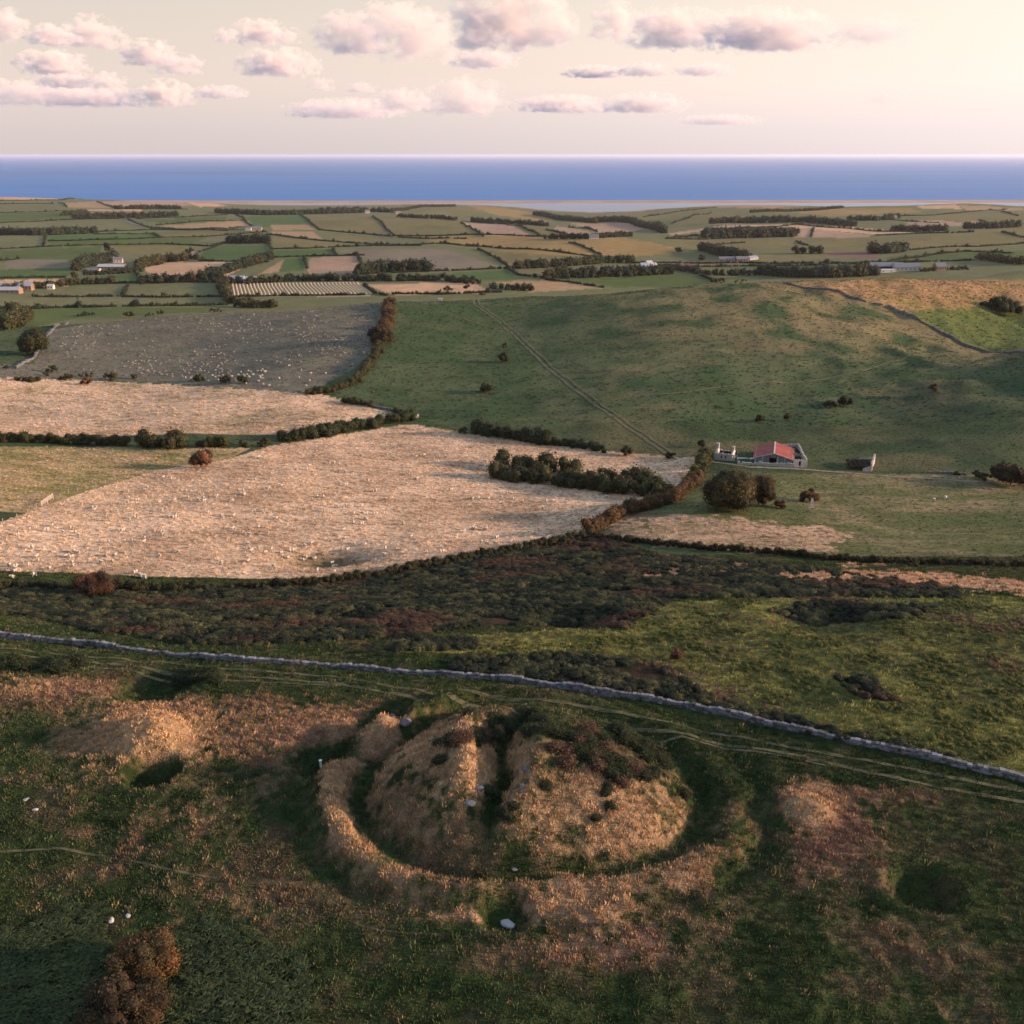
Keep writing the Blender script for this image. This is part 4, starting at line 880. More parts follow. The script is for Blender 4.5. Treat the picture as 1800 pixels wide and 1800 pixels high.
# ------------------------------------------------------------------ gorse bushes on the barrow
GV = []
for k in range(5):
    rr = np.random.default_rng(300+k); acc = Acc()
    for j in range(3):
        a = j*2.1+rr.random(); d = 0 if j == 0 else .5; s = .85 if j == 0 else rr.uniform(.45, .65)
        stamp(acc, 'gorse', (d*math.cos(a), d*math.sin(a), s*.55), (s, s, s*.85), (1, 1, 1), rr)
    base = np.concatenate(acc.c)
    for tone, colr in (('dark', (.034, .046, .022)), ('brown', (.105, .068, .046))):
        acc.c = [base*np.array(colr)]; GV.append((tone, acc.mesh('gorse_bush', M_LEAF)))
_z = lambda l, r=12: [(560+x/2.5, 1228+y/2.5, r+(x*7 % 5)-2) for x, y in l]
GORSE = [  # cluster: label, share of brown ones, photo spots with radius
 ('spiny gorse bush in the thicket over the right shoulder of the barrow', .42, _z([(1060,165),(1110,180),(1180,150),(1250,190),(1310,145),(1340,195),(1380,215),(1150,200),(1200,220),(1040,225),(1090,235),(1150,240),(1240,250),(1270,290),(1200,280),(1090,290),(1230,310),(1330,300),(1390,320),(1280,330),(1340,340),(1300,350),(1170,190),(1300,270),(1360,300),(1330,375),(1210,255),(1260,225)],13)),
 ('gorse bush at the right end of the barrow thicket', .1, _z([(1440,210),(1480,225),(1430,260),(1490,280),(1520,300),(1470,330),(1440,350),(1420,240)])),
 ('gorse bush on the crest left of the trench', .45, _z([(645,175),(700,160),(750,130),(770,165),(720,175),(620,190),(575,185),(690,185),(745,170)])),
 ('gorse bush in the row behind the barrow', .0, _z([(910,100),(990,105),(945,75),(930,150),(990,150),(880,140),(665,80),(775,95),(840,150)],13)),
 ('small lone gorse tuft on the right flank of the barrow', .2, _z([(1000,380),(1270,390),(1265,415),(1280,475),(1220,530),(1605,425)],9)),
 ('small gorse bush inside the trench or on the left slope', .0, [(860,1397,11),(903,1418,8),(895,1440,9),(882,1430,7),(775,1338,10),(770,1308,8)]),
]
gp = [(x, y) for _, _, l in GORSE for x, y, r in l]; gw = hit([p[0] for p in gp], [p[1] for p in gp]); k_ = 0; rr = np.random.default_rng(9)
for lab, br, l in GORSE:
    for x, y, rad in l:
        p = gw[k_]; k_ += 1
        tone = 'brown' if rr.random() < br else 'dark'
        pool = [m for t, m in GV if t == tone]; me = pool[rr.integers(len(pool))]
        o = link(bpy.data.objects.new('gorse_bush', me)); o.location = p - np.array((0, 0, .1)); s = rad*1.3*np.linalg.norm(p-np.array((0, 0, CAMZ)))/F/.95
        o.scale = (s*rr.uniform(.9, 1.2), s*rr.uniform(.9, 1.2), s*rr.uniform(.8, 1.1)); o.rotation_euler = (0, 0, rr.uniform(0, 6.28))
        tag(o, lab, 'gorse bush', {'dark': 'gorse bushes'}.get('', lab.split(' ', 1)[1] if False else 'gorse bushes: ' + lab.split('bush')[-1].split('tuft')[-1].strip()))
for cx, cy, n, rx, ry, lab in [(60,1172,9,85,8,'gorse bush in the low clump at the left edge below the wall'),(345,1192,7,38,7,'gorse bush on the rim of the left hollow')]:
    for i in range(n):
        x = cx+rx*(2*(i+.5)/n-1); y = cy+ry*math.sin(i*2.3)
        p = hit(x, y)[0]; o = link(bpy.data.objects.new('gorse_bush', GV[2*(i % 5)][1])); s = rr.uniform(.65, 1.05)
        o.location = p - np.array((0, 0, .1)); o.scale = (s*1.2, s*1.2, s); o.rotation_euler = (0, 0, i*1.7); tag(o, lab, 'gorse bush', 'gorse bushes: ' + lab.split('bush')[-1].strip())
# the autumn-tinted hawthorn at the lower left: two joined crowns
for px, py, H, W, col, lab, sd in [(258,1712,3.0,4.6,(.095,.066,.030),'orange-tinted hawthorn top at the lower left among bracken',1),(222,1800,3.2,6.0,(.062,.052,.028),'large dull brown hawthorn bush at the lower left corner',2)]:
    p = hit(px, py)[0]; make_tree('hawthorn_tree', p, H, W, col, lab, 'tree', None, 'near', 22, .15, 500+sd, .1)
# ------------------------------------------------------------------ dry-stone walls
def poly_hit(pts): return hit([p[0] for p in pts], [p[1] for p in pts])
def stone_wall(pts, h, w, L, label, seed, mat, breaks=(), gap=0.0):
    r = np.random.default_rng(seed); P = poly_hit(pts); q = resample(P, L); o = P[0]; acc = Acc(); cop = Acc()
    z = height(q[:, 0], q[:, 1]); hv = fbm(np.arange(len(q))*.09, np.full(len(q), 3.3), seed, 3)
    courses = max(3, int(h/.24))
    for i in range(len(q)-1):
        t = q[i+1]-q[i]; a = math.atan2(t[1], t[0]); u = i/len(q)
        if hv[i] < gap: continue
        hh = h*np.clip(.25+1.35*hv[i], .3, 1.15)
        for k in range(courses):
            zc = hh*(k+.5)/courses; ww = w*(1-.28*k/courses)
            ll = L*r.uniform(.85, 1.15)*.5; s = r.uniform(.4, 1.5); cc = np.array((.14, .15, .168))*s*np.array((1, r.uniform(.95, 1.03), r.uniform(.92, 1.08)))
            off = r.normal()*.03+ (k % 2)*L*.5
            p = (q[i, 0]+math.cos(a)*off-math.sin(a)*r.normal()*.03-o[0], q[i, 1]+math.sin(a)*off+math.cos(a)*r.normal()*.03-o[1], z[i]-o[2]+zc+r.normal()*.035)
            (cop if k == courses-1 else acc).box(-ll, ll, -ww/2*r.uniform(.9, 1.12), ww/2*r.uniform(.9, 1.12), -hh/courses*.56-(.3 if k == 0 else 0), hh/courses*r.uniform(.45, .62), a+r.normal()*.06, p, cc)
    ob = empty('stone_wall', o, 0, label, 'stone wall')
    for nm, ac in (('wall_stones', acc), ('coping_stones', cop)):
        x = ac.build(nm, mat, ob); x['kind'] = 'stuff'
    return ob
def stone_mat():
    m, n, l, b = newmat('wall_stone'); a = n.new('ShaderNodeAttribute'); a.attribute_name = 'col'
    c, z = noise_mul(n, l, a.outputs['Color'], 4.0, .6, 1.25); l.new(c, b.inputs['Base Color']); b.inputs['Roughness'].default_value = .9; b.inputs['Specular IOR Level'].default_value = .2
    return m
M_WSTONE = stone_mat()
stone_wall([(-500,1070),(-90,1112),(0,1121),(100,1129),(200,1140),(330,1155),(430,1164),(560,1170),(680,1181),(800,1190),(900,1198),(1000,1211),(1100,1226),(1200,1243),(1300,1263),(1400,1284),(1500,1306),(1600,1327),(1700,1350),(1800,1373),(1920,1402),(2400,1514)],.72,.55,.46,'long dry-stone wall crossing the plateau behind the barrow',41,M_WSTONE)
stone_wall([(1562,541),(1600,556),(1640,577),(1680,599),(1700,610),(1760,621),(1830,624)],1.5,.9,.9,'pale field wall on the right-hand green hill',42,M_WSTONE)
stone_wall([(28,648),(60,630),(80,598),(95,580),(120,568)],1.4,.9,.8,'field wall round the left end of the big sheep pasture',43,M_WSTONE)
stone_wall([(1380,499),(1430,508),(1500,525),(1562,541)],1.1,.8,.9,'dark low wall dropping from the hill crest, right',44,M_WSTONE,gap=.2)
stone_wall([(600,706),(640,712),(690,722),(720,734)],1.0,.7,.6,'short field wall under the broken bush line',45,M_WSTONE,gap=.2)
stone_wall([(1625,831),(1660,832),(1700,836)],.7,.7,.5,'tumbled low wall right of the small ruin',46,M_WSTONE,gap=.3)

# ------------------------------------------------------------------ tracks and paths
def ribbon(name, pts, w, off, lift, mat, label, two=0.0, step=1.0):
    P = poly_hit(pts); q = resample(P, step); t = np.gradient(q, axis=0); nrm = np.stack([t[:, 1], -t[:, 0]], -1)/np.linalg.norm(t, axis=1)[:, None]
    acc = Acc(); r = np.random.default_rng(len(q))
    for o_ in ((off,) if not two else (off-two/2, off+two/2)):
        wob = (fbm(np.arange(len(q))*.25*step/2, np.full(len(q), o_+7), 3, 3)-.5)*w*.9; ww = w*(.55+.9*fbm(np.arange(len(q))*.3, np.full(len(q), o_), 4, 3))
        rows = []
        for s in (-.5, 0, .5):
            p = q + nrm*(o_+wob+ww*s)[:, None]; rows.append(np.concatenate([p, (height(p[:, 0], p[:, 1])+lift)[:, None]], 1))
        n = len(q); v = np.concatenate(rows); f = []
        for i in range(n-1):
            for j in (0, 1):
                a, b, c, d = j*n+i, j*n+i+1, (j+1)*n+i+1, (j+1)*n+i; f += [(a, b, c), (a, c, d)]
        acc.add(v, f)
    o = acc.build(name, mat, None, True); return tag(o, label, kind='structure')
M_TRK2 = plain('worn_turf', (.085, .083, .045), .95, .8, .6, 1.3)
ribbon('track', [(-400,1106),(-60,1140),(0,1144),(200,1162),(400,1182),(600,1196),(800,1216),(1000,1246),(1200,1282),(1400,1322),(1600,1362),(1800,1400),(1900,1420),(2400,1534)],.5,0,.05,M_TRK2,'twin-rutted grassy track along the near side of the stone wall',1.8,.6)
ribbon('track', [(-60,1158),(200,1176),(400,1196),(620,1206),(800,1226),(1000,1256),(1200,1294),(1450,1345)],.35,0,.05,M_TRK2,'fainter second rut line below the wall track',0,.6)
ribbon('hill_track', [(826,527),(838,535),(855,547),(880,565),(905,586),(930,611),(960,640),(1000,672),(1050,711),(1100,746),(1150,779),(1192,806)],1.1,0,.12,M_TRK2,'pale two-rut farm track climbing the green hill',2.6,2.0)
ribbon('path', [(706,536),(760,545),(820,562),(890,580)],.9,0,.12,M_TRK2,'faint path crossing the green hill to the track',0,2.0)
ribbon('path', [(1040,709),(1100,700),(1200,690),(1350,672),(1500,656),(1690,622)],1.0,0,.12,M_TRK2,'faint path along the foot of the right-hand hill',0,2.0)
ribbon('path', [(1248,812),(1320,822),(1430,826),(1560,838),(1700,846),(1830,850)],1.4,0,.10,M_TRACK,'pale worn path in front of the barn and ruins',0,1.5)
ribbon('path', [(640,1630),(720,1642),(830,1646),(890,1638),(960,1630),(1060,1628),(1160,1627)],.22,0,.03,plain('bare_earth',(.05,.04,.028),.95),'narrow trodden path in front of the barrow',0,.4)
ribbon('path', [(-20,1498),(110,1492),(200,1510),(300,1530),(400,1548)],.25,0,.03,M_TRK2,'narrow path crossing the lower left turf',0,.4)
ribbon('path', [(0,1240),(130,1236),(300,1234),(480,1250),(600,1260)],.2,0,.03,plain('bare_earth_dark',(.06,.045,.03),.95),'thin path through the dry grass at left',0,.4)
ribbon('road', [(218,388),(232,392),(250,397),(272,401)],9,0,.6,plain('tarmac',(.16,.16,.17),.8,.05),'short stretch of grey lane among the far fields',0,12)

# ------------------------------------------------------------------ barn and ruins
def frame(pa, pb):
    a, b = hit1(*pa), hit1(*pb); d = (b-a); L = math.hypot(d.x, d.y); return a, math.atan2(d.y, d.x), L
M_RED = None
def red_roof_mat():
    m, n, l, b = newmat('red_corrugated_roof')
    c, z = noise_mul(n, l, (.24, .05, .036), .5, .6, 1.35, 6); c2, _ = noise_mul(n, l, c, 3.0, .8, 1.15)
    l.new(c2, b.inputs['Base Color']); b.inputs['Roughness'].default_value = .65
    return m
M_RED = red_roof_mat()
a, rz, L = frame((1326,813), (1393,819.5))
ax = Vector((math.cos(rz), math.sin(rz), 0)); W = L; D = 13.5; EH, RH = 1.8, 3.25
barn = empty('barn', a, rz, 'low barn with red corrugated roof and grey timber gable, in the valley', 'barn')
pl = Acc(); nb = 26
def roofz(x): return EH + (RH-EH)*(1-abs(x-W/2)/(W/2))
board = {}
for i in range(nb):                         # front gable boarding, one board each
    x0, x1 = W*i/nb, W*(i+1)/nb-.04
    if .40 < (i+.5)/nb < .56: continue
    b = Acc(); zt = min(roofz(x0), roofz(x1))-.05; b.box(x0, x1, -.05-.02*(i % 2), .05, -.6, zt)
    o = b.build('board', M_WOOD if (i*7) % 5 else plain('pale_board%d' % i, (.30, .31, .32), .85, 2.0), barn)
b = Acc(); b.box(W*.40, W*.56, -.03, .05, 1.9, roofz(W*.48)-.1); b.build('lintel_board', M_WOOD, barn)
b = Acc(); b.box(W*.40, W*.56, 3.2, 3.3, -.6, 2.2); b.build('doorway', M_DARK, barn)
b = Acc(); b.box(W-.25, W, .06, D, -1.0, EH); b.build('side_wall', M_PALE, barn)
b = Acc(); b.box(0, .25, .06, D, -1.0, EH); b.build('side_wall', M_STONE, barn)
b = Acc(); b.poly_prism([(0.26, D, -1), (W-.26, D, -1), (W-.26, D, EH), (W/2, D, RH-.1), (.26, D, EH)], (0, -.25, 0)); b.build('rear_gable', M_STONE, barn)
for sgn in (0, 1):                          # corrugated slopes: each sheet row a run of narrow corrugations
    b = Acc(); n = 60; v = []; e0 = -.5 if sgn == 0 else W+.5; s0 = -.35
    for i in range(n+1):
        y = s0+(D+.7)*i/n; c = .06*(i % 2)
        for k in range(5):
            t = k/4; x = e0+(W/2-e0)*t; v.append((x, y, EH-.2+(RH+.12-EH+.2)*t+c + .03*math.sin(y*2+k)))
    f = []
    for i in range(n):
        for k in range(4):
            p0 = i*5+k; f += [(p0, p0+1, p0+6), (p0, p0+6, p0+5)]
    b.add(np.array(v), f); b.build('roof_slope', M_RED, barn)
b = Acc(); b.box(W/2-.22, W/2+.22, -.4, D+.4, RH+.10, RH+.24); b.build('ridge_cap', M_PALE, barn)
b = Acc()
for s in (0, 1):
    x0, x1 = ((-.5, W/2) if s == 0 else (W/2, W+.5)); z0, z1 = ((EH-.25, RH+.05) if s == 0 else (RH+.05, EH-.25))
    b.poly_prism([(x0, -.45, z0), (x1, -.45, z1), (x1, -.45, z1+.22), (x0, -.45, z0+.22)], (0, .12, 0))
    b.build('barge_board', M_PALE, barn); b = Acc()
def ruin_wall(o, name, p0, p1, h0, h1, th, mat, seed, openings=(), base=-1.2, n=24):
    """a broken-topped stone wall from p0 to p1 in the thing's own axes"""
    r = np.random.default_rng(seed); p0 = np.array(p0, float); p1 = np.array(p1, float); d = p1-p0; L = np.linalg.norm(d); d /= L; nn = np.array((-d[1], d[0]))
    acc = Acc(); jag = r.normal(size=n+1)*.13
    for i in range(n):
        t0, t1 = i/n, (i+1)/n; m = .5*(t0+t1); h = h0+(h1-h0)*m+jag[i]
        op = [q for q in openings if q[0] <= m <= q[1]]
        segs = [(base, h)] if not op else [(base, op[0][2]), (min(op[0][3], h-.05), h)]
        for z0, z1 in segs:
            if z1-z0 < .06: continue
            a0, a1 = p0+d*L*t0, p0+d*L*t1; w = th*.5*(1+.06*r.normal())
            v = [(*(a0-nn*w), z0), (*(a1-nn*w), z0), (*(a1+nn*w), z0), (*(a0+nn*w), z0), (*(a0-nn*w), z1), (*(a1-nn*w), z1+jag[i+1]*.2), (*(a1+nn*w), z1), (*(a0+nn*w), z1)]
            acc.add(np.array(v), [(0,2,1),(0,3,2),(4,5,6),(4,6,7),(0,1,5),(0,5,4),(1,2,6),(1,6,5),(2,3,7),(2,7,6),(3,0,4),(3,4,7)])
    return acc.build(name, mat, o)
def ivy(o, name, pts, s, col, seed, flat=.6):
    r = np.random.default_rng(seed); acc = Acc()
    for x, y, z in pts: stamp(acc, 'mid', (x, y, z), (s*r.uniform(.7, 1.2), s*r.uniform(.7, 1.2), s*flat), jitter(col, r), r)
    return acc.build(name, M_LEAF, o)
low = empty('yard_wall', hit1(1310, 815), 0, 'low stone yard wall in front of the red-roofed barn', 'wall')
pA, pB = hit1(1296, 817), hit1(1396, 822); bA = low.location
ruin_wall(low, 'wall', (pA.x-bA.x, pA.y-bA.y), (pB.x-bA.x, pB.y-bA.y), .9, 1.1, .5, M_STONE, 3, base=-1.0)
a, rz, L = frame((1394,821), (1418,822))
ru = empty('ruined_outbuilding', a, rz, 'roofless stone outbuilding overgrown inside, right of the barn', 'ruin')
ruin_wall(ru, 'front_wall', (0, 0), (L, 0), 2.4, 2.3, .45, M_PALE, 5, [(.38, .55, .4, 1.9)])
ruin_wall(ru, 'side_wall', (L-.2, .25), (L+.6, 9.5), 2.4, 2.6, .5, M_PALE, 6, [(.82, .95, -1, 1.9)])
ruin_wall(ru, 'end_wall', (L+.9, 10.0), (L+1.6, 17.0), 2.6, 2.8, .5, M_PALE, 7)
ruin_wall(ru, 'back_wall', (-1.0, 17.0), (L+1.3, 17.2), 2.2, 2.6, .5, M_STONE, 8)
ruin_wall(ru, 'cross_wall', (-.6, 8.0), (L-.2, 8.2), 2.6, 1.6, .5, M_STONE, 9)
ivy(ru, 'ivy', [(x, y, 1.3) for x in np.linspace(-.5, L, 5) for y in np.linspace(9.5, 16, 6)], 1.0, DARKG, 5)
ivy(ru, 'ivy', [(x, y, .9) for x in np.linspace(.4, L-.6, 4) for y in np.linspace(1, 7, 5)], .8, (.07, .06, .03), 6)
a, rz, L = frame((1516,828), (1531,828.5))
r2 = empty('ruined_shed', a, rz, 'small isolated ruin with one pale gable wall, right of the barn', 'ruin')
ruin_wall(r2, 'front_wall', (0, 0), (L, 0), .7, 1.6, .45, M_PALE, 15)
ruin_wall(r2, 'gable_wall', (L, .3), (L+2.4, 9.0), 2.4, 3.0, .5, M_PALE, 16)
ruin_wall(r2, 'back_wall', (-3, 8.5), (L+2.0, 9.2), 1.0, 1.6, .45, M_STONE, 17)
ivy(r2, 'ivy', [(x, y, .9) for x in np.linspace(-3, L, 5) for y in np.linspace(1.5, 8, 5)], .9, (.07, .06, .035), 8)
a, rz, L = frame((1256,808), (1291,810.5))
ct = empty('ruined_cottage', a, rz, 'roofless stone cottage with two chimney gables left of the barn', 'ruin')
ruin_wall(ct, 'front_wall', (0, 0), (L, 0), 2.3, 2.2, .45, M_STONE, 25, [(.28, .38, .7, 1.7), (.52, .60, .7, 1.7), (.78, .90, -1, 1.9)])
ruin_wall(ct, 'back_wall', (0, 4.6), (L, 4.6), 2.2, 1.8, .45, M_STONE, 26)
for nm, x, hh, sd in (('chimney_gable', .1, 4.7, 27), ('chimney_gable', L*.80, 4.1, 28)):
    b = Acc(); b.poly_prism([(x, -.1, -1), (x, 4.7, -1), (x, 4.7, 2.2), (x, 2.9, 3.3), (x, 1.7, 3.3), (x, -.1, 2.2)], (.5, 0, 0)); g = b.build(nm, M_PALE, ct)
    b = Acc(); b.box(x-.12, x+.62, 1.75, 2.85, 3.25, hh); b.box(x-.2, x+.7, 1.65, 2.95, hh, hh+.18); b.build('chimney', M_STONE, g)
ivy(ct, 'ivy', [(x, 4.8, 1.6) for x in np.linspace(.5, L-.5, 9)] + [(x, 2.4, .5) for x in np.linspace(1, L*.7, 6)], .8, (.06, .055, .03), 9)
b = Acc(); b.box(L+.6, L+4, .5, 4, -.8, .25, .15); b.box(L+4.2, L+8, 2.5, 5, -.8, .3, .1); o = b.build('rubble', M_WHITE if False else M_PALE); o.parent = ct
st = empty('standing_stone', hit1(1427, 893), 0, 'upright pale stone post beside the windswept rusty tree', 'stone')
b = Acc(); b.poly_prism([(-.45, 0, -.4), (.45, 0, -.4), (.38, .05, 2.2), (.1, .08, 2.6), (-.3, .05, 2.4)], (0, .4, 0)); b.build('shaft', M_PALE, st)
b = Acc(); b.box(-.7, .7, -.3, .7, -.5, .12); b.build('footing', M_STONE, st)
tr = empty('stone_trough', hit1(726, 735), .1, 'small pale stone enclosure at the end of the thick dark hedge', 'trough')
ruin_wall(tr, 'wall', (-2.2, 0), (1.8, 0), 1.1, 1.2, .4, M_PALE, 31); ruin_wall(tr, 'wall', (1.8, .2), (1.8, 2.4), 1.2, 1.0, .4, M_PALE, 32)

# ------------------------------------------------------------------ far farms and houses
def house(px, py, wpx, d, eh, rh, rz, wall, roof, label, name='house', cat='house', nwin=0, chim=False):
    p = hit1(px, py); m = (p-Vector((0, 0, CAMZ))).length/F; w = wpx*m
    o = empty(name, p, rz, label, cat); b = Acc()
    b.poly_prism([(-w/2, -d/2, -2), (w/2, -d/2, -2), (w/2, -d/2, eh), (-w/2, -d/2, eh)], (0, d, 0))
    for s in (-1, 1):
        b.poly_prism([(s*w/2, -d/2, eh), (s*w/2, d/2, eh), (s*w/2, 0, rh)], (-s*.3, 0, 0))
    b.build('wall', wall, o)
    for s in (-1, 1):
        b = Acc(); b.poly_prism([(-w/2-.4, s*(d/2+.4), eh-.25), (w/2+.4, s*(d/2+.4), eh-.25), (w/2+.4, 0, rh+.1), (-w/2-.4, 0, rh+.1)], (0, 0, .22)); b.build('roof_slope', roof, o)
    for i in range(nwin):
        x = -w/2+w*(i+.5)/nwin; b = Acc(); b.box(x-.6, x+.6, -d/2-.06, -d/2+.1, eh*.4, eh*.75); b.build('window', M_DARK, o)
    if chim:
        b = Acc(); b.box(-w/2+.5, -w/2+1.4, -.5, .5, rh-.5, rh+1.4); b.build('chimney', wall, o)
    return o
M_BRICK = plain('brick_wall', (.22, .15, .115), .9, .3); M_ORANGE = plain('ochre_wall', (.36, .27, .20), .9, .3); M_WW = plain('white_wall', (.48, .46, .42), .9, .2, .9, 1.08)
M_BLUE = plain('blue_sheet_roof', (.22, .27, .38), .5, .1, .85, 1.15)
house(198,473,42,16,4,6.5,.03,M_BRICK,M_SHEET,'long white-roofed farm shed with brick wall, far left','farm_shed','shed',8)
house(162,477,26,9,2.5,4,.0,M_WALLFAR,M_SLATE,'low grey outbuilding in front of the long white shed','outbuilding','shed',3)
house(208,462,14,9,5,8,.2,M_WALLFAR,M_SLATE,'slate-roofed farmhouse behind the long white shed','farmhouse','house',3,True)
house(417,495,24,13,4,6.5,.0,M_WALLFAR,M_BLUE,'blue-grey farm shed, left of the pair above the hay field','farm_shed','shed',4)
house(446,495,29,12,3.5,5.5,.0,M_WALLFAR,M_SHEET,'white farm shed, right of the pair above the hay field','farm_shed','shed',5)
house(22,510,30,14,4,7,.0,M_WALLFAR,M_BLUE,'blue-roofed barn at the left edge village','farm_shed','shed',3); house(18,515,34,10,3.5,6,.0,M_BRICK,M_SHEET,'pale long shed in front of the left edge village','farm_shed','shed',5)
house(50,510,14,10,5,8,.1,M_BRICK,M_BLUE,'brick house at the left edge village','house','house',3,True); house(90,508,9,7,3.5,5,.1,M_WW,M_SHEET,'small white cottage right of the left edge village','cottage','house',2)
house(340,450,5,8,4,7,.3,M_WW,M_SLATE,'white-gabled cottage among trees in the far left fields','cottage','house',1)
house(452,406,16,12,6,10,.1,M_ORANGE,M_SLATE,'pink farmhouse beside the tall copse','farmhouse','house',4,True); house(437,405,9,10,5,8,.1,M_WW,M_SLATE,'white cottage left of the pink farmhouse','cottage','house',2)
for i, (x, y, w_) in enumerate([(618,374,9),(632,373,8),(646,375,8),(700,377,9),(676,372,7)]):
    house(x, y, w_, 12, 7, 11, .1*i, M_ORANGE if i % 2 else M_WALLFAR, M_SLATE, 'stone village house under the shingle bank, %s from the left' % ('first','second','third','fifth','fourth')[i],'house','house',3)
house(779,381,10,12,6,9,.0,M_WW,M_SLATE,'white house at the right end of the far village','house','house',2)
house(1044,420,16,10,5,8,.0,M_WW,M_SLATE,'white farmhouse under the ochre hill','farmhouse','house',4,True)
for i, (x, y, w_, rf) in enumerate([(1062,480,10,M_SLATE),(1078,479,9,M_SLATE),(1132,472,14,M_BLUE),(1148,472,10,M_SHEET),(1140,468,12,M_SHEET)]):
    house(x, y, w_, 9, 4.5, 7.5, .15*i, (M_ORANGE, M_WALLFAR, M_WW, M_WW, M_WALLFAR)[i], rf, ('warm stone house among the village trees, left','grey house beside the warm stone village house','blue-roofed house at the right of the village','white bungalow at the right end of the village','pale-roofed house behind the blue-roofed village house')[i],'house','house',3)
house(1278,460,28,12,4,7,.02,M_ORANGE,M_SLATE,'long slate-roofed farm with ochre walls below the ochre hill','farm','farm',6); house(1303,460,20,12,4.5,7.5,.1,M_BRICK,M_SLATE,'brick barn right of the long ochre farm','farm_shed','shed',4); house(1322,456,18,9,3,5,.5,M_WALLFAR,M_BLUE,'blue-grey shed at the end of the ochre farm','farm_shed','shed',2)
house(1556,474,52,20,5,9,-.05,M_DARK,M_SLATE,'huge slate-roofed cattle barn at the hill crest','farm_shed','shed',8); house(1592,475,40,20,4.5,8.5,-.05,M_WALLFAR,M_SLATE,'second slate barn right of the huge cattle barn','farm_shed','shed',6)
house(1550,479,40,8,3,4.2,.12,M_WW,M_SHEET,'low curved white shed in front of the cattle barn','farm_shed','shed',3); house(1651,475,16,11,5,9,.1,M_BRICK,M_SLATE,'brick farmhouse right of the cattle barns','farmhouse','house',4,True)
house(1545,384,14,12,5,9,.1,M_WW,M_SLATE,'white house at the far right farmstead','house','house',3); house(1568,385,14,12,5,9,.2,M_BRICK,M_SLATE,'brick house at the far right farmstead','house','house',3)
house(1794,463,26,14,4,7,.2,M_WALLFAR,M_BLUE,'blue-roofed farm shed at the right edge','farm_shed','shed',4)
t = house(774,529,7,2.2,2.2,2.5,.0,M_SHEET,M_SHEET,'small pale livestock trailer parked on the hill crest','livestock_trailer','trailer')
for s in (-1, 1):
    b = Acc(); branch(b, (s*.6, -1.15, .2), (s*.6, -1.0, .2), .35, .35, 10); b.build('wheel', M_DARK, t)

# ------------------------------------------------------------------ hay rows
_o1 = ['first','second','third','fourth','fifth','sixth','seventh','eighth','ninth','tenth','eleventh','twelfth','thirteenth','fourteenth','fifteenth','sixteenth','seventeenth','eighteenth','nineteenth']
def ordinal(n): return _o1[n] if n < 19 else (['twentieth', 'thirtieth'][(n+1)//10-2] if (n+1) % 10 == 0 else ['twenty-', 'thirty-'][(n+1)//10-2]+_o1[(n+1) % 10-1])
hay = plain('cut_hay', (.40, .315, .19), .9, .5, .8, 1.2)
tops, bots = [], []
for i in range(37):
    xt = 402+6.25*i; dx = 3+.62*i; rowp = []
    for k in range(6):
        t = k/5; rowp.append((xt+dx*(t*t*(3-2*t)), 499+ (496.5-499)*i/36 + (520.5-499)*t))
    tops.append(rowp)
hp = hit([p[0] for r in tops for p in r], [p[1] for r in tops for p in r]).reshape(37, 6, 3)
for P in hp:
    if P[:, 1].max()-P[:, 1].min() < 5 or P[:, 1].min() < 800: continue
    q = resample(P, 6); z = height(q[:, 0], q[:, 1]); tg = np.gradient(q, axis=0); nn = np.stack([tg[:, 1], -tg[:, 0]], -1)/np.linalg.norm(tg, axis=1)[:, None]
    n = len(q); rows = [np.concatenate([q+nn*s, (z+h)[:, None]], 1) for s, h in ((-1.3, .02), (-.7, .65), (.7, .7), (1.3, .02))]
    v = np.concatenate(rows)-np.array((*q[0], z[0])); f = [(j*n+i, j*n+i+1, (j+1)*n+i+1, (j+1)*n+i) for j in range(3) for i in range(n-1)]
    o = link(bpy.data.objects.new('hay_row', mesh_np('hay_row', v, f, hay, True))); o.location = (*q[0], z[0])
    hayn = globals().get('hayn', -1)+1
    tag(o, '%s curving row of cut hay from the left in the striped far field' % ordinal(hayn), 'hay row', 'rows of cut hay in the striped field')

# ------------------------------------------------------------------ sheep
def sheep_mesh():
    me = bpy.data.meshes.new('sheep')
    V = [(-.42,0,.62),(-.15,0,.66),(.15,0,.66),(.40,0,.66),(.58,0,.76),(.70,0,.70),(.82,0,.60),(-.36,.13,.34),(-.36,.14,.0),(-.36,-.13,.34),(-.36,-.14,.0),(.34,.13,.34),(.34,.14,.0),(.34,-.13,.34),(.34,-.14,.0)]
    E = [(0,1),(1,2),(2,3),(3,4),(4,5),(5,6),(0,7),(7,8),(0,9),(9,10),(3,11),(11,12),(3,13),(13,14)]
    rad = [.27,.31,.31,.27,.14,.12,.07,.09,.05,.09,.05,.09,.05,.09,.05]
    me.from_pydata(V, E, []); o = bpy.data.objects.new('sheep', me); C.objects.link(o)
    o.modifiers.new('skin', 'SKIN'); o.modifiers.new('sub', 'SUBSURF').levels = 1
    for i, s in enumerate(me.skin_vertices[0].data): s.radius = (rad[i], rad[i]); s.use_root = i == 1
    dg = bpy.context.evaluated_depsgraph_get(); m2 = bpy.data.meshes.new_from_object(o.evaluated_get(dg)); bpy.data.objects.remove(o)
    m2.name = 'sheep'; m2.materials.clear(); m2.materials.append(plain('wool', (.44, .41, .36), .95, 6, .85, 1.1)); m2.polygons.foreach_set('use_smooth', np.ones(len(m2.polygons), bool))
    return m2
SHEEP = sheep_mesh(); rs = np.random.default_rng(404)
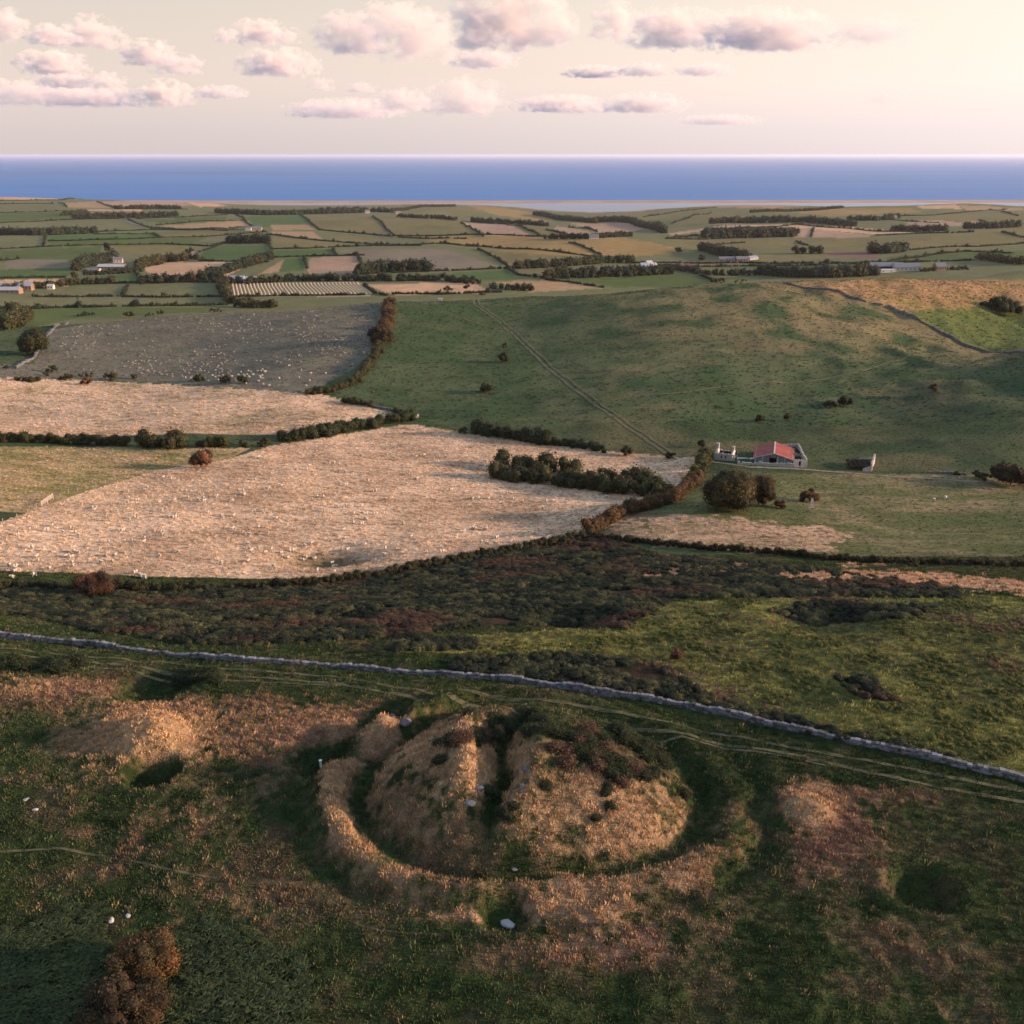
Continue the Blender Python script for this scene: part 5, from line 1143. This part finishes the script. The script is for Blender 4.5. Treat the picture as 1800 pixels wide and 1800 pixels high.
def spots(poly, n, clus, seed):
    r = np.random.default_rng(seed); poly = np.array(poly, float); lo, hi = poly.min(0), poly.max(0); out = []
    while len(out) < n:
        p = lo+(hi-lo)*r.random(2)
        if inpoly(np.array([p[0]]), np.array([p[1]]), poly)[0] and r.random() < sstep(.40, .72, vnoise(np.array([p[0]*clus]), np.array([p[1]*clus*2.5]), seed))[0]+.06: out.append(p)
    return np.array(out)
PF = [(10,945),(140,885),(290,838),(410,818),(480,795),(720,752),(830,772),(860,800),(850,838),(950,860),(1150,885),(1030,925),(880,958),(680,995),(540,1015),(20,1020)]
sp1 = spots(PF, 232, .03, 5); sp1 = np.concatenate([sp1, [(1196+i*9, 818+(i*7) % 5) for i in range(5)], [(705+i*10, 733+i % 3) for i in range(4)]])
P = hit(sp1[:, 0], sp1[:, 1])
for p in P:
    o = link(bpy.data.objects.new('sheep', SHEEP)); o.location = p; o.rotation_euler = (0, 0, rs.uniform(0, 6.28)); s = rs.uniform(.72, .98); o.scale = (s, s, s)
    tag(o, 'white sheep grazing in the pale dry field', 'sheep', 'sheep grazing the pale field')
MP = [(95,600),(120,575),(250,562),(665,542),(670,575),(650,620),(600,660),(530,685),(330,668),(120,650)]
sp2 = spots(MP, 480, .02, 9); P = hit(sp2[:, 0], sp2[:, 1]); P = P[np.argsort(P[:, 1])]
for p in P[:55]:
    o = link(bpy.data.objects.new('sheep', SHEEP)); o.location = p; o.rotation_euler = (0, 0, rs.uniform(0, 6.28)); o.scale = (.8,)*3
    tag(o, 'white sheep low on the grey-green pasture slope', 'sheep', 'sheep on the lower slope of the big pasture')
sv = np.array([v.co for v in SHEEP.vertices]); SHEEP.calc_loop_triangles(); sf = np.array([t.vertices for t in SHEEP.loop_triangles]); acc = Acc()
lo_v, lo_f = ICO0
for p in P[55:]:
    a = rs.uniform(0, 6.28); ca, sa = math.cos(a), math.sin(a)
    for c_, s_ in (((0, 0, .62), (.62, .32, .34)), ((.72, 0, .68), (.20, .12, .13))):
        w = lo_v*np.array(s_)*.66+np.array(c_)*.7; acc.add(np.stack([w[:, 0]*ca-w[:, 1]*sa, w[:, 0]*sa+w[:, 1]*ca, w[:, 2]], -1)+p, lo_f)
    for lx in (-.35, .35):
        acc.box(lx-.05, lx+.05, -.15, .15, 0, .5, a, p)
tag(acc.build('flock_of_sheep', plain('far_wool', (.27, .26, .235), .95, 6)), 'hundreds of white sheep dotted over the big grey-green pasture', 'flock', kind='stuff')
for px, py in [(640,622),(667,621),(1641,882),(1662,878)]:
    o = link(bpy.data.objects.new('sheep', SHEEP)); o.location = hit1(px, py); o.rotation_euler = (0, 0, px); o.scale = (1.15,)*3
    tag(o, {640:'left of two lone sheep on the green hill',667:'right of two lone sheep on the green hill',1641:'left of two lone sheep in the right-hand pasture',1662:'right of two lone sheep in the right-hand pasture'}[px], 'sheep')

# ------------------------------------------------------------------ boulders, posts, fence
def boulder(px, py, s, label, seed, mat=M_PALE, flat=.55):
    r = np.random.default_rng(seed); v, f = ico(2); k = r.normal(size=(7, 3)); k /= np.linalg.norm(k, axis=1)[:, None]
    d = np.min(np.stack([np.where(v @ q > .55+.05*i, (.55+.05*i)/np.maximum(v @ q, .01), 1) for i, q in enumerate(k)]), 0)
    v = v*d[:, None]*np.array((s, s*.75, s*flat)); o = link(bpy.data.objects.new('boulder', mesh_np('boulder', v, f, mat)))
    o.location = hit1(px, py)+Vector((0, 0, s*flat*.35)); o.rotation_euler = (.1*r.normal(), .1*r.normal(), r.uniform(0, 6)); return tag(o, label, 'boulder')
M_BROCK = plain('blue_grey_rock', (.10, .115, .145), .85, 3)
M_LIME = plain('bare_limestone', (.40, .40, .41), .85, 2.5, .7, 1.15, .3)
boulder(893,1624,.72,'flat white limestone slab in the hollow before the barrow',1,M_LIME,.35)
boulder(196,1618,.36,'white stone beside the brown hawthorn, left of two',2,M_LIME,.4); boulder(226,1611,.3,'white stone beside the brown hawthorn, right of two',3,M_LIME,.5)
boulder(46,1406,.3,'pale stone on the left path, upper',4,M_LIME,.4); boulder(62,1424,.28,'pale stone on the left path, lower',5,M_LIME,.4)
boulder(826,1415,.5,'blue-grey exposed rock on the left half of the mound',6,M_BROCK,.6); boulder(842,1388,.45,'blue-grey rock at the left lip of the trench',7,M_BROCK,.6)
boulder(918,1384,.32,'blue-grey rock on the right wall of the trench, lower',8,M_BROCK,.6); boulder(924,1352,.4,'grey rock face on the right wall of the trench, upper',9,M_BROCK,.7)
boulder(904,1528,.34,'dark flat rock at the front foot of the mound',10,M_BROCK,.3); boulder(712,1272,.75,'purple-grey rock in the pit left of the barrow',11,plain('purple_rock',(.14,.12,.15),.9,3),.6); boulder(692,1262,.6,'purple-grey rock on the back wall of the pit',12,plain('purple_rock2',(.14,.12,.15),.9,3),.6)
mk = empty('marker_post', hit1(564,1349), .3, 'short white marker post left of the barrow bank', 'post')
b = Acc(); b.box(-.10, .10, -.10, .10, -.3, .75); b.build('post', M_WHITE, mk); b = Acc(); b.box(-.14, .14, -.14, .14, .75, .83); b.build('cap', M_WHITE, mk)
FP = [(-20,930),(40,908),(78,888),(110,872),(150,860),(200,845),(260,834),(330,826)]
P = poly_hit(FP); q = resample(P, 4.2); z = height(q[:, 0], q[:, 1]); fo = empty('wire_fence', (*q[0], z[0]), 0, 'wire fence with pale wooden posts along the left edge of the sheep field', 'fence')
pm = Acc(); pm.box(-.07, .07, -.07, .07, -.3, 1.15); pmesh = pm.mesh('post', plain('post_wood', (.36, .31, .26), .9, 3)); wire = Acc()
for i in range(len(q)):
    o = bpy.data.objects.new('post', pmesh); link(o, fo); o.location = (q[i, 0]-q[0, 0], q[i, 1]-q[0, 1], z[i]-z[0])
    if i:
        for hh in (.5, 1.0): branch(wire, (q[i-1, 0]-q[0, 0], q[i-1, 1]-q[0, 1], z[i-1]-z[0]+hh), (q[i, 0]-q[0, 0], q[i, 1]-q[0, 1], z[i]-z[0]+hh), .008, .008, 3)
w = wire.build('wire', plain('fence_wire', (.2, .2, .2), .5), fo)
g0, rz, L = frame((73,890), (94,881)); gate = empty('field_gate', g0, rz, 'pale wooden field gate in the left wire fence', 'gate'); gw_ = plain('gate_wood', (.42, .38, .33), .9, 3)
for hh in (.35, .65, .95, 1.2):
    b = Acc(); b.box(0, L, -.04, .04, hh-.06, hh+.06); b.build('rail', gw_, gate)
for x in (0, L/2, L):
    b = Acc(); b.box(x-.08, x+.08, -.08, .08, -.3, 1.4); b.build('post', gw_, gate)
for i, (px, py) in enumerate([(835, 511), (798, 492)]):
    p = hit1(px, py); o = empty('power_pole', p, 0, ('wooden power pole in the stubble field', 'wooden power pole in the tree line above the stubble field')[i], 'pole'); b = Acc(); branch(b, (0, 0, -.5), (0, 0, 9), .16, .11, 6); b.build('pole', M_WOOD, o); b = Acc(); b.box(-.9, .9, -.08, .08, 8.3, 8.45); b.build('crossarm', M_WOOD, o)
# ------------------------------------------------------------------ clouds (volumes in the air, well above the haze)
CL = [(-30,46,20,78,1.0,''),(48,135,52,84,.8,''),(120,216,42,92,.9,''),(218,308,80,122,1.0,''),(270,358,104,136,.55,''),(40,150,98,134,.9,''),(74,158,132,160,.7,''),(155,220,134,160,.6,''),(-20,120,150,190,.45,''),(80,245,160,192,.6,''),(248,336,152,192,1.1,''),
 (345,430,156,176,.5,''),(375,420,56,78,.5,''),(412,500,45,84,.9,''),(480,532,56,80,.4,''),(428,552,97,140,1.0,''),(560,680,40,104,1.0,''),(640,800,24,118,1.0,''),(790,990,4,98,1.3,''),(800,905,96,124,.6,''),
 (1038,1120,18,82,1.0,''),(1100,1260,32,92,1.0,''),(1230,1450,36,98,1.0,''),(1470,1606,36,90,.35,''),(995,1090,121,140,.8,''),(1096,1168,116,138,.6,''),(1190,1282,116,137,.4,''),(515,700,182,212,.45,''),(660,760,164,200,.5,''),(755,885,152,208,.6,''),
 (915,1060,175,202,.55,''),(1062,1200,173,204,.6,''),(545,588,142,164,.4,''),(610,660,150,166,.35,''),(1200,1330,206,222,.25,''),(1520,1600,160,190,.15,'')]
cube = Acc(); cube.box(-1, 1, -1, 1, -1, 1)
cube_v, cube_f = ico(2)
def cloud_mat(i, k, dens):
    m = bpy.data.materials.new('cloud_vapour'); m.use_nodes = True; n, l = m.node_tree.nodes, m.node_tree.links; n.clear()
    out = n.new('ShaderNodeOutputMaterial'); pv = n.new('ShaderNodeVolumePrincipled'); pv.inputs['Color'].default_value = (1.0, .93, .875, 1); pv.inputs['Anisotropy'].default_value = 0
    tc = n.new('ShaderNodeTexCoord'); sp = n.new('ShaderNodeSeparateXYZ'); l.new(tc.outputs['Object'], sp.inputs[0])
    def math_(op, a, b=None):
        x = n.new('ShaderNodeMath'); x.operation = op
        for j, q in enumerate((a, b)):
            if q is None: continue
            if hasattr(q, 'links'): l.new(q, x.inputs[j])
            else: x.inputs[j].default_value = q
        return x.outputs[0]
    zneg = math_('MINIMUM', sp.outputs[2], -.35); zz = math_('ADD', sp.outputs[2], math_('MULTIPLY', math_('ADD', zneg, .35), 2.2))
    cb = n.new('ShaderNodeCombineXYZ'); l.new(sp.outputs[0], cb.inputs[0]); l.new(sp.outputs[1], cb.inputs[1]); l.new(zz, cb.inputs[2])
    ln = n.new('ShaderNodeVectorMath'); ln.operation = 'LENGTH'; l.new(cb.outputs[0], ln.inputs[0])
    mp = n.new('ShaderNodeMapping'); mp.inputs['Scale'].default_value = k; mp.inputs['Location'].default_value = (i*3.7, i*1.9, i*.7); l.new(tc.outputs['Object'], mp.inputs[0])
    nz = n.new('ShaderNodeTexNoise'); nz.inputs['Scale'].default_value = 1.0; nz.inputs['Detail'].default_value = 7; nz.inputs['Roughness'].default_value = .62; l.new(mp.outputs[0], nz.inputs['Vector'])
    e = math_('ADD', math_('MULTIPLY', math_('SUBTRACT', 1.0, ln.outputs['Value']), .85), math_('MULTIPLY', math_('SUBTRACT', nz.outputs[0], .51), 3.5))
    mr = n.new('ShaderNodeMapRange'); mr.inputs[1].default_value = .20; mr.inputs[2].default_value = .55; mr.inputs[3].default_value = 0; mr.inputs[4].default_value = dens; l.new(e, mr.inputs[0])
    l.new(mr.outputs[0], pv.inputs['Density']); l.new(pv.outputs[0], out.inputs['Volume'])
    m.cycles.volume_step_rate = .5
    return m
side = lambda x: 'left' if x < 420 else ('left of centre' if x < 760 else ('right of centre' if x < 1200 else 'right'))
seen = {}
for i, (x0, x1, y0, y1, dn, _) in enumerate(CL):
    cx = .5*(x0+x1); x, y, d = ray(cx, y1-1); el = d/math.hypot(x, y); D = 1150/el; t = D/math.hypot(x, y)
    w = (x1-x0)/F*t; hgt = (y1-y0)/F*t; mpp = t/F
    me = mesh_np('cloud', cube_v*1.0, cube_f, cloud_mat(i, (1.25*w/hgt, 1.25*.7*w/hgt, 2.1), .0027*dn*900/hgt))
    o = link(bpy.data.objects.new('cloud', me)); sx, sy, sz = w*.66, w*.5, hgt*.78
    o.location = (x*t, y*t, CAMZ + 1150 + hgt*.5); o.scale = (sx, sy, sz)
    big = 'large billowing' if (x1-x0)*(y1-y0) > 9000 else ('small faint' if dn < .5 else 'soft pink-grey')
    row = 'high in the sky' if y1 < 112 else ('midway down the sky' if y1 < 165 else 'low over the sea')
    lab = '%s cloud %s, %s' % (big, row, side(cx)); seen.setdefault(lab, []).append(o)
    tag(o, lab, 'cloud', 'evening clouds')
ORD = ['leftmost', 'second from left', 'third from left', 'fourth from left', 'fifth from left', 'sixth from left', 'seventh from left']
for lab, l_ in seen.items():
    if len(l_) > 1:
        for j, o in enumerate(sorted(l_, key=lambda q: q.location.x/q.location.y)): o['label'] = lab + ', ' + ORD[j] + ' of them'

# ------------------------------------------------------------------ haze: the air between camera and horizon
hz = Acc(); hz.box(-240000, 240000, -400, 280000, SEA-20, CAMZ+8)
hm = bpy.data.materials.new('haze_air'); hm.use_nodes = True; n, l = hm.node_tree.nodes, hm.node_tree.links; n.clear()
out = n.new('ShaderNodeOutputMaterial'); pv = n.new('ShaderNodeVolumePrincipled'); pv.inputs['Color'].default_value = (.86, .90, 1.0, 1); pv.inputs['Density'].default_value = 1.6e-5; pv.inputs['Anisotropy'].default_value = .2
l.new(pv.outputs[0], out.inputs['Volume'])
h_ = hz.build('haze', hm); tag(h_, 'thin evening haze over fields and sea', 'haze', kind='stuff')
